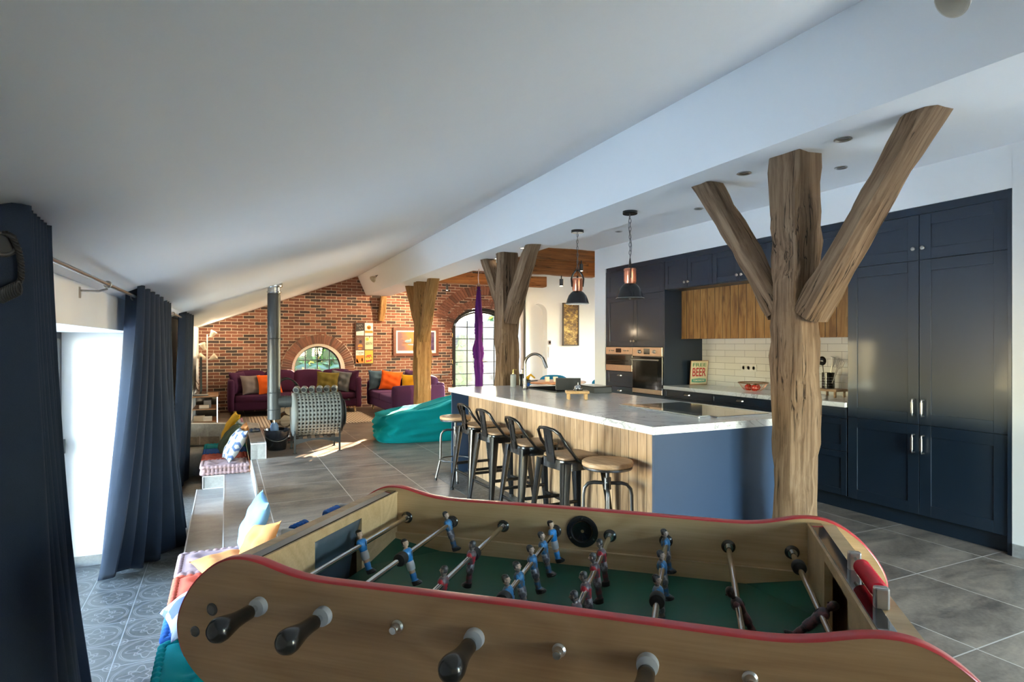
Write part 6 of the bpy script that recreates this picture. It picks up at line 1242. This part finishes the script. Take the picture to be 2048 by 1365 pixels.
t = tin(xs[1], zs[1], P_('sign_pale_olive', (.58, .55, .34)), 'pale green tin sign at the middle right of the board'); lett(t, 'ABSINTHE', .165, .065, 0, -.01, GR, .25); shape(t, 'drop', YL, arc(-.04, .085, .035, 0, 2*PI*15/16, 15)); shape(t, 'hook', K, [(.005, .146), (.02, .146), (.018, .115), (.008, .115)])
t = tin(xs[0], zs[2], CRM, 'white and orange tin sign at the bottom left of the board'); lett(t, 'Corona', .15, .042, 0, .10, K, .1); lett(t, 'Extra', .06, .02, 0, .062, K, .1); shape(t, 'orange_field', OR, [(-.09, -.143), (.09, -.143), (.09, .04), (-.09, .03)]); shape(t, 'dark_shape', K, [(-.085, -.12), (-.03, -.14), (-.055, -.06), (-.085, -.03)], [(.03, -.1), (.06, -.11), (.06, -.03), (.035, -.03)])
t = tin(xs[1], zs[2], YL, 'yellow and red tin sign at the bottom right of the board'); scrib(t, 0, -.005, .15, .05, 3, RD, .02, .008); shape(t, 'red_patch', RD, [(-.06, .03), (.06, .05), (.05, .02), (-.05, .0)], [(-.06, -.13), (.06, -.10), (.07, -.06), (-.07, -.085)]); scrib(t, -.02, -.075, .09, .035, 2, CRM, .01)
# ================================================================ hanging silk, dining corner
t = thing('aerial_silk', 'knotted purple aerial silk hanging from a strap before the arched door', 'hanging silk', (3.65, 9.0, 0)); m = MB()
m.tube([(0, 0, 3.25), (.0, 0, 2.62), (-.008, 0, 2.5), (0, 0, 2.385)], .012, 8, flat=.5); obj('strap', m, plain('pale_strap', (.55, .42, .38), .8), t); m = MB(); m.tube([(.022*math.cos(a), 0, 2.372+.03*math.sin(a)) for a in [2*PI*i/18 for i in range(18)]], .006, 6, True); m.tube([(-.05, 0, 2.28), (-.03, 0, 2.31), (.03, 0, 2.31), (.05, 0, 2.28)], .006, 6); obj('carabiner', m, DSTEEL, t)
m = MB(); r_ = random.Random(2)
def silk(u, v):
    z = 2.35-2.31*v; a = 2*PI*u; rad = .022+.034*min(1, (2.35-z)*2.2); 
    for zc_, am, s in ((1.30, .024, .13), (1.06, .012, .1), (1.52, -.012, .06), (1.18, -.012, .03)): rad += am*math.exp(-((z-zc_)/s)**2)
    rad *= 1+.22*math.sin(5*a+3*z)+.10*math.sin(9*a+31*z*math.exp(-((z-1.35)/.25)**2)); return (rad*math.cos(a)-.012*math.exp(-((z-1.3)/.25)**2), rad*.7*math.sin(a), z)
m.grid(silk, 40, 90, True); obj('cloth', m, SILK, t, sharp=80)
t = thing('dining_table', 'round wooden dining table beyond the island', 'dining table', (5.45, 9.75, 0)); m = MB(); m.lathe([(0, .72), (.56, .72), (.58, .73), (.58, .745), (.57, .752), (0, .752)], 48); obj('top', m, TWOOD, t); m = MB(); m.lathe([(0, 0), (.3, 0), (.3, .02), (.05, .05), (.045, .68), (.12, .72), (0, .72)], 32); obj('pedestal', m, BLACKM, t)
for x, y, l_ in ((5.28, 9.72, 'left pale candle glass on the dining table'), (5.42, 9.66, 'right beige candle glass on the dining table')):
    t = thing('candle_glass', l_, 'candle holder', (x, y, .7525), 0, 'candle glasses on the dining table'); m = MB(); m.lathe([(0, 0), (.04, 0), (.044, .02), (.044, .085), (.04, .085), (.04, .01), (0, .01)], 24); obj('glass', m, plain('frosted_beige', (.55, .50, .42), .4), t); m = MB(); m.cyl((0, 0, .0105), (0, 0, .05), .036, None, 18); obj('candle', m, plain('wax', (.8, .75, .65), .6), t)
def dchair(x, y, a, label):
    t = thing('dining_chair', label, 'dining chair', (x, y, 0), a, 'blue velvet dining chairs'); part('seat', t, CHAIRB, (-.24, .24, -.24, .22, .40, .50), r=.04, puff=.01); m = MB()
    m.grid(lambda u, v: (.27*math.sin(-1.35+2.7*u), .02+.25*math.cos(-1.35+2.7*u), .46+.36*v-.10*(abs(2*u-1)**3)*v), 24, 8); o = obj('backrest', m, CHAIRB, t); md = o.modifiers.new('s', 'SOLIDIFY'); md.thickness = .06; md.offset = 0; md2 = o.modifiers.new('b', 'BEVEL'); md2.width = .022; md2.segments = 3
    for sx in (-1, 1):
        for sy in (-1, 1): m = MB(); m.cyl((sx*.22, sy*.21, 0), (sx*.17, sy*.16, .42), .009, .012, 10); obj('leg', m, BLACKM, t)
dchair(5.78, 10.35, R(-25), 'blue velvet chair at the back of the dining table'); dchair(6.20, 9.55, R(-95), 'blue velvet chair right of the dining table'); dchair(4.72, 9.45, R(105), 'blue velvet chair left of the dining table behind the tap')
# track spots on the beams and the warm room lights
def track(p, label):
    t = thing('track_spot', label, 'spotlight', p, 0, 'small dark spots under the dining beams'); m = MB(); m.cyl((0, 0, -.05), (0, 0, .0), .008); obj('stem', m, BLACKM, t); m = MB(); m.cyl((0, 0, -.15), (0, 0, -.05), .028, None, 18); obj('head', m, DARKG, t); m = MB(); m.cyl((0, 0, -.1515), (0, 0, -.1495), .022, None, 16); obj('lens', m, LIT, t); return t
for p, l_, e in (((4.62, 7.475, 2.634), 'dark cylinder spot in front of the thick dining beam', 0), ((4.42, 7.70, 2.43), 'dark cylinder spot hanging under the thick dining beam', 320)):
    t = track(p, l_)
    if e > 200: lamp('spot_light', 'SPOT', (0, 0, -.17), (R(62), 0, R(-12)), e, (1, .74, .46), .03, spot=R(90), parent=t)
t = track((4.35, 12.56, 2.757), 'bright spot under the far beam by the brick wall'); t['label'] = 'bright small spot at the far beam near the top of the brick wall'; lamp('spot_light', 'SPOT', (0, 0, -.17), (R(52), 0, R(60)), 260, (1, .74, .46), .03, spot=R(140), parent=t)
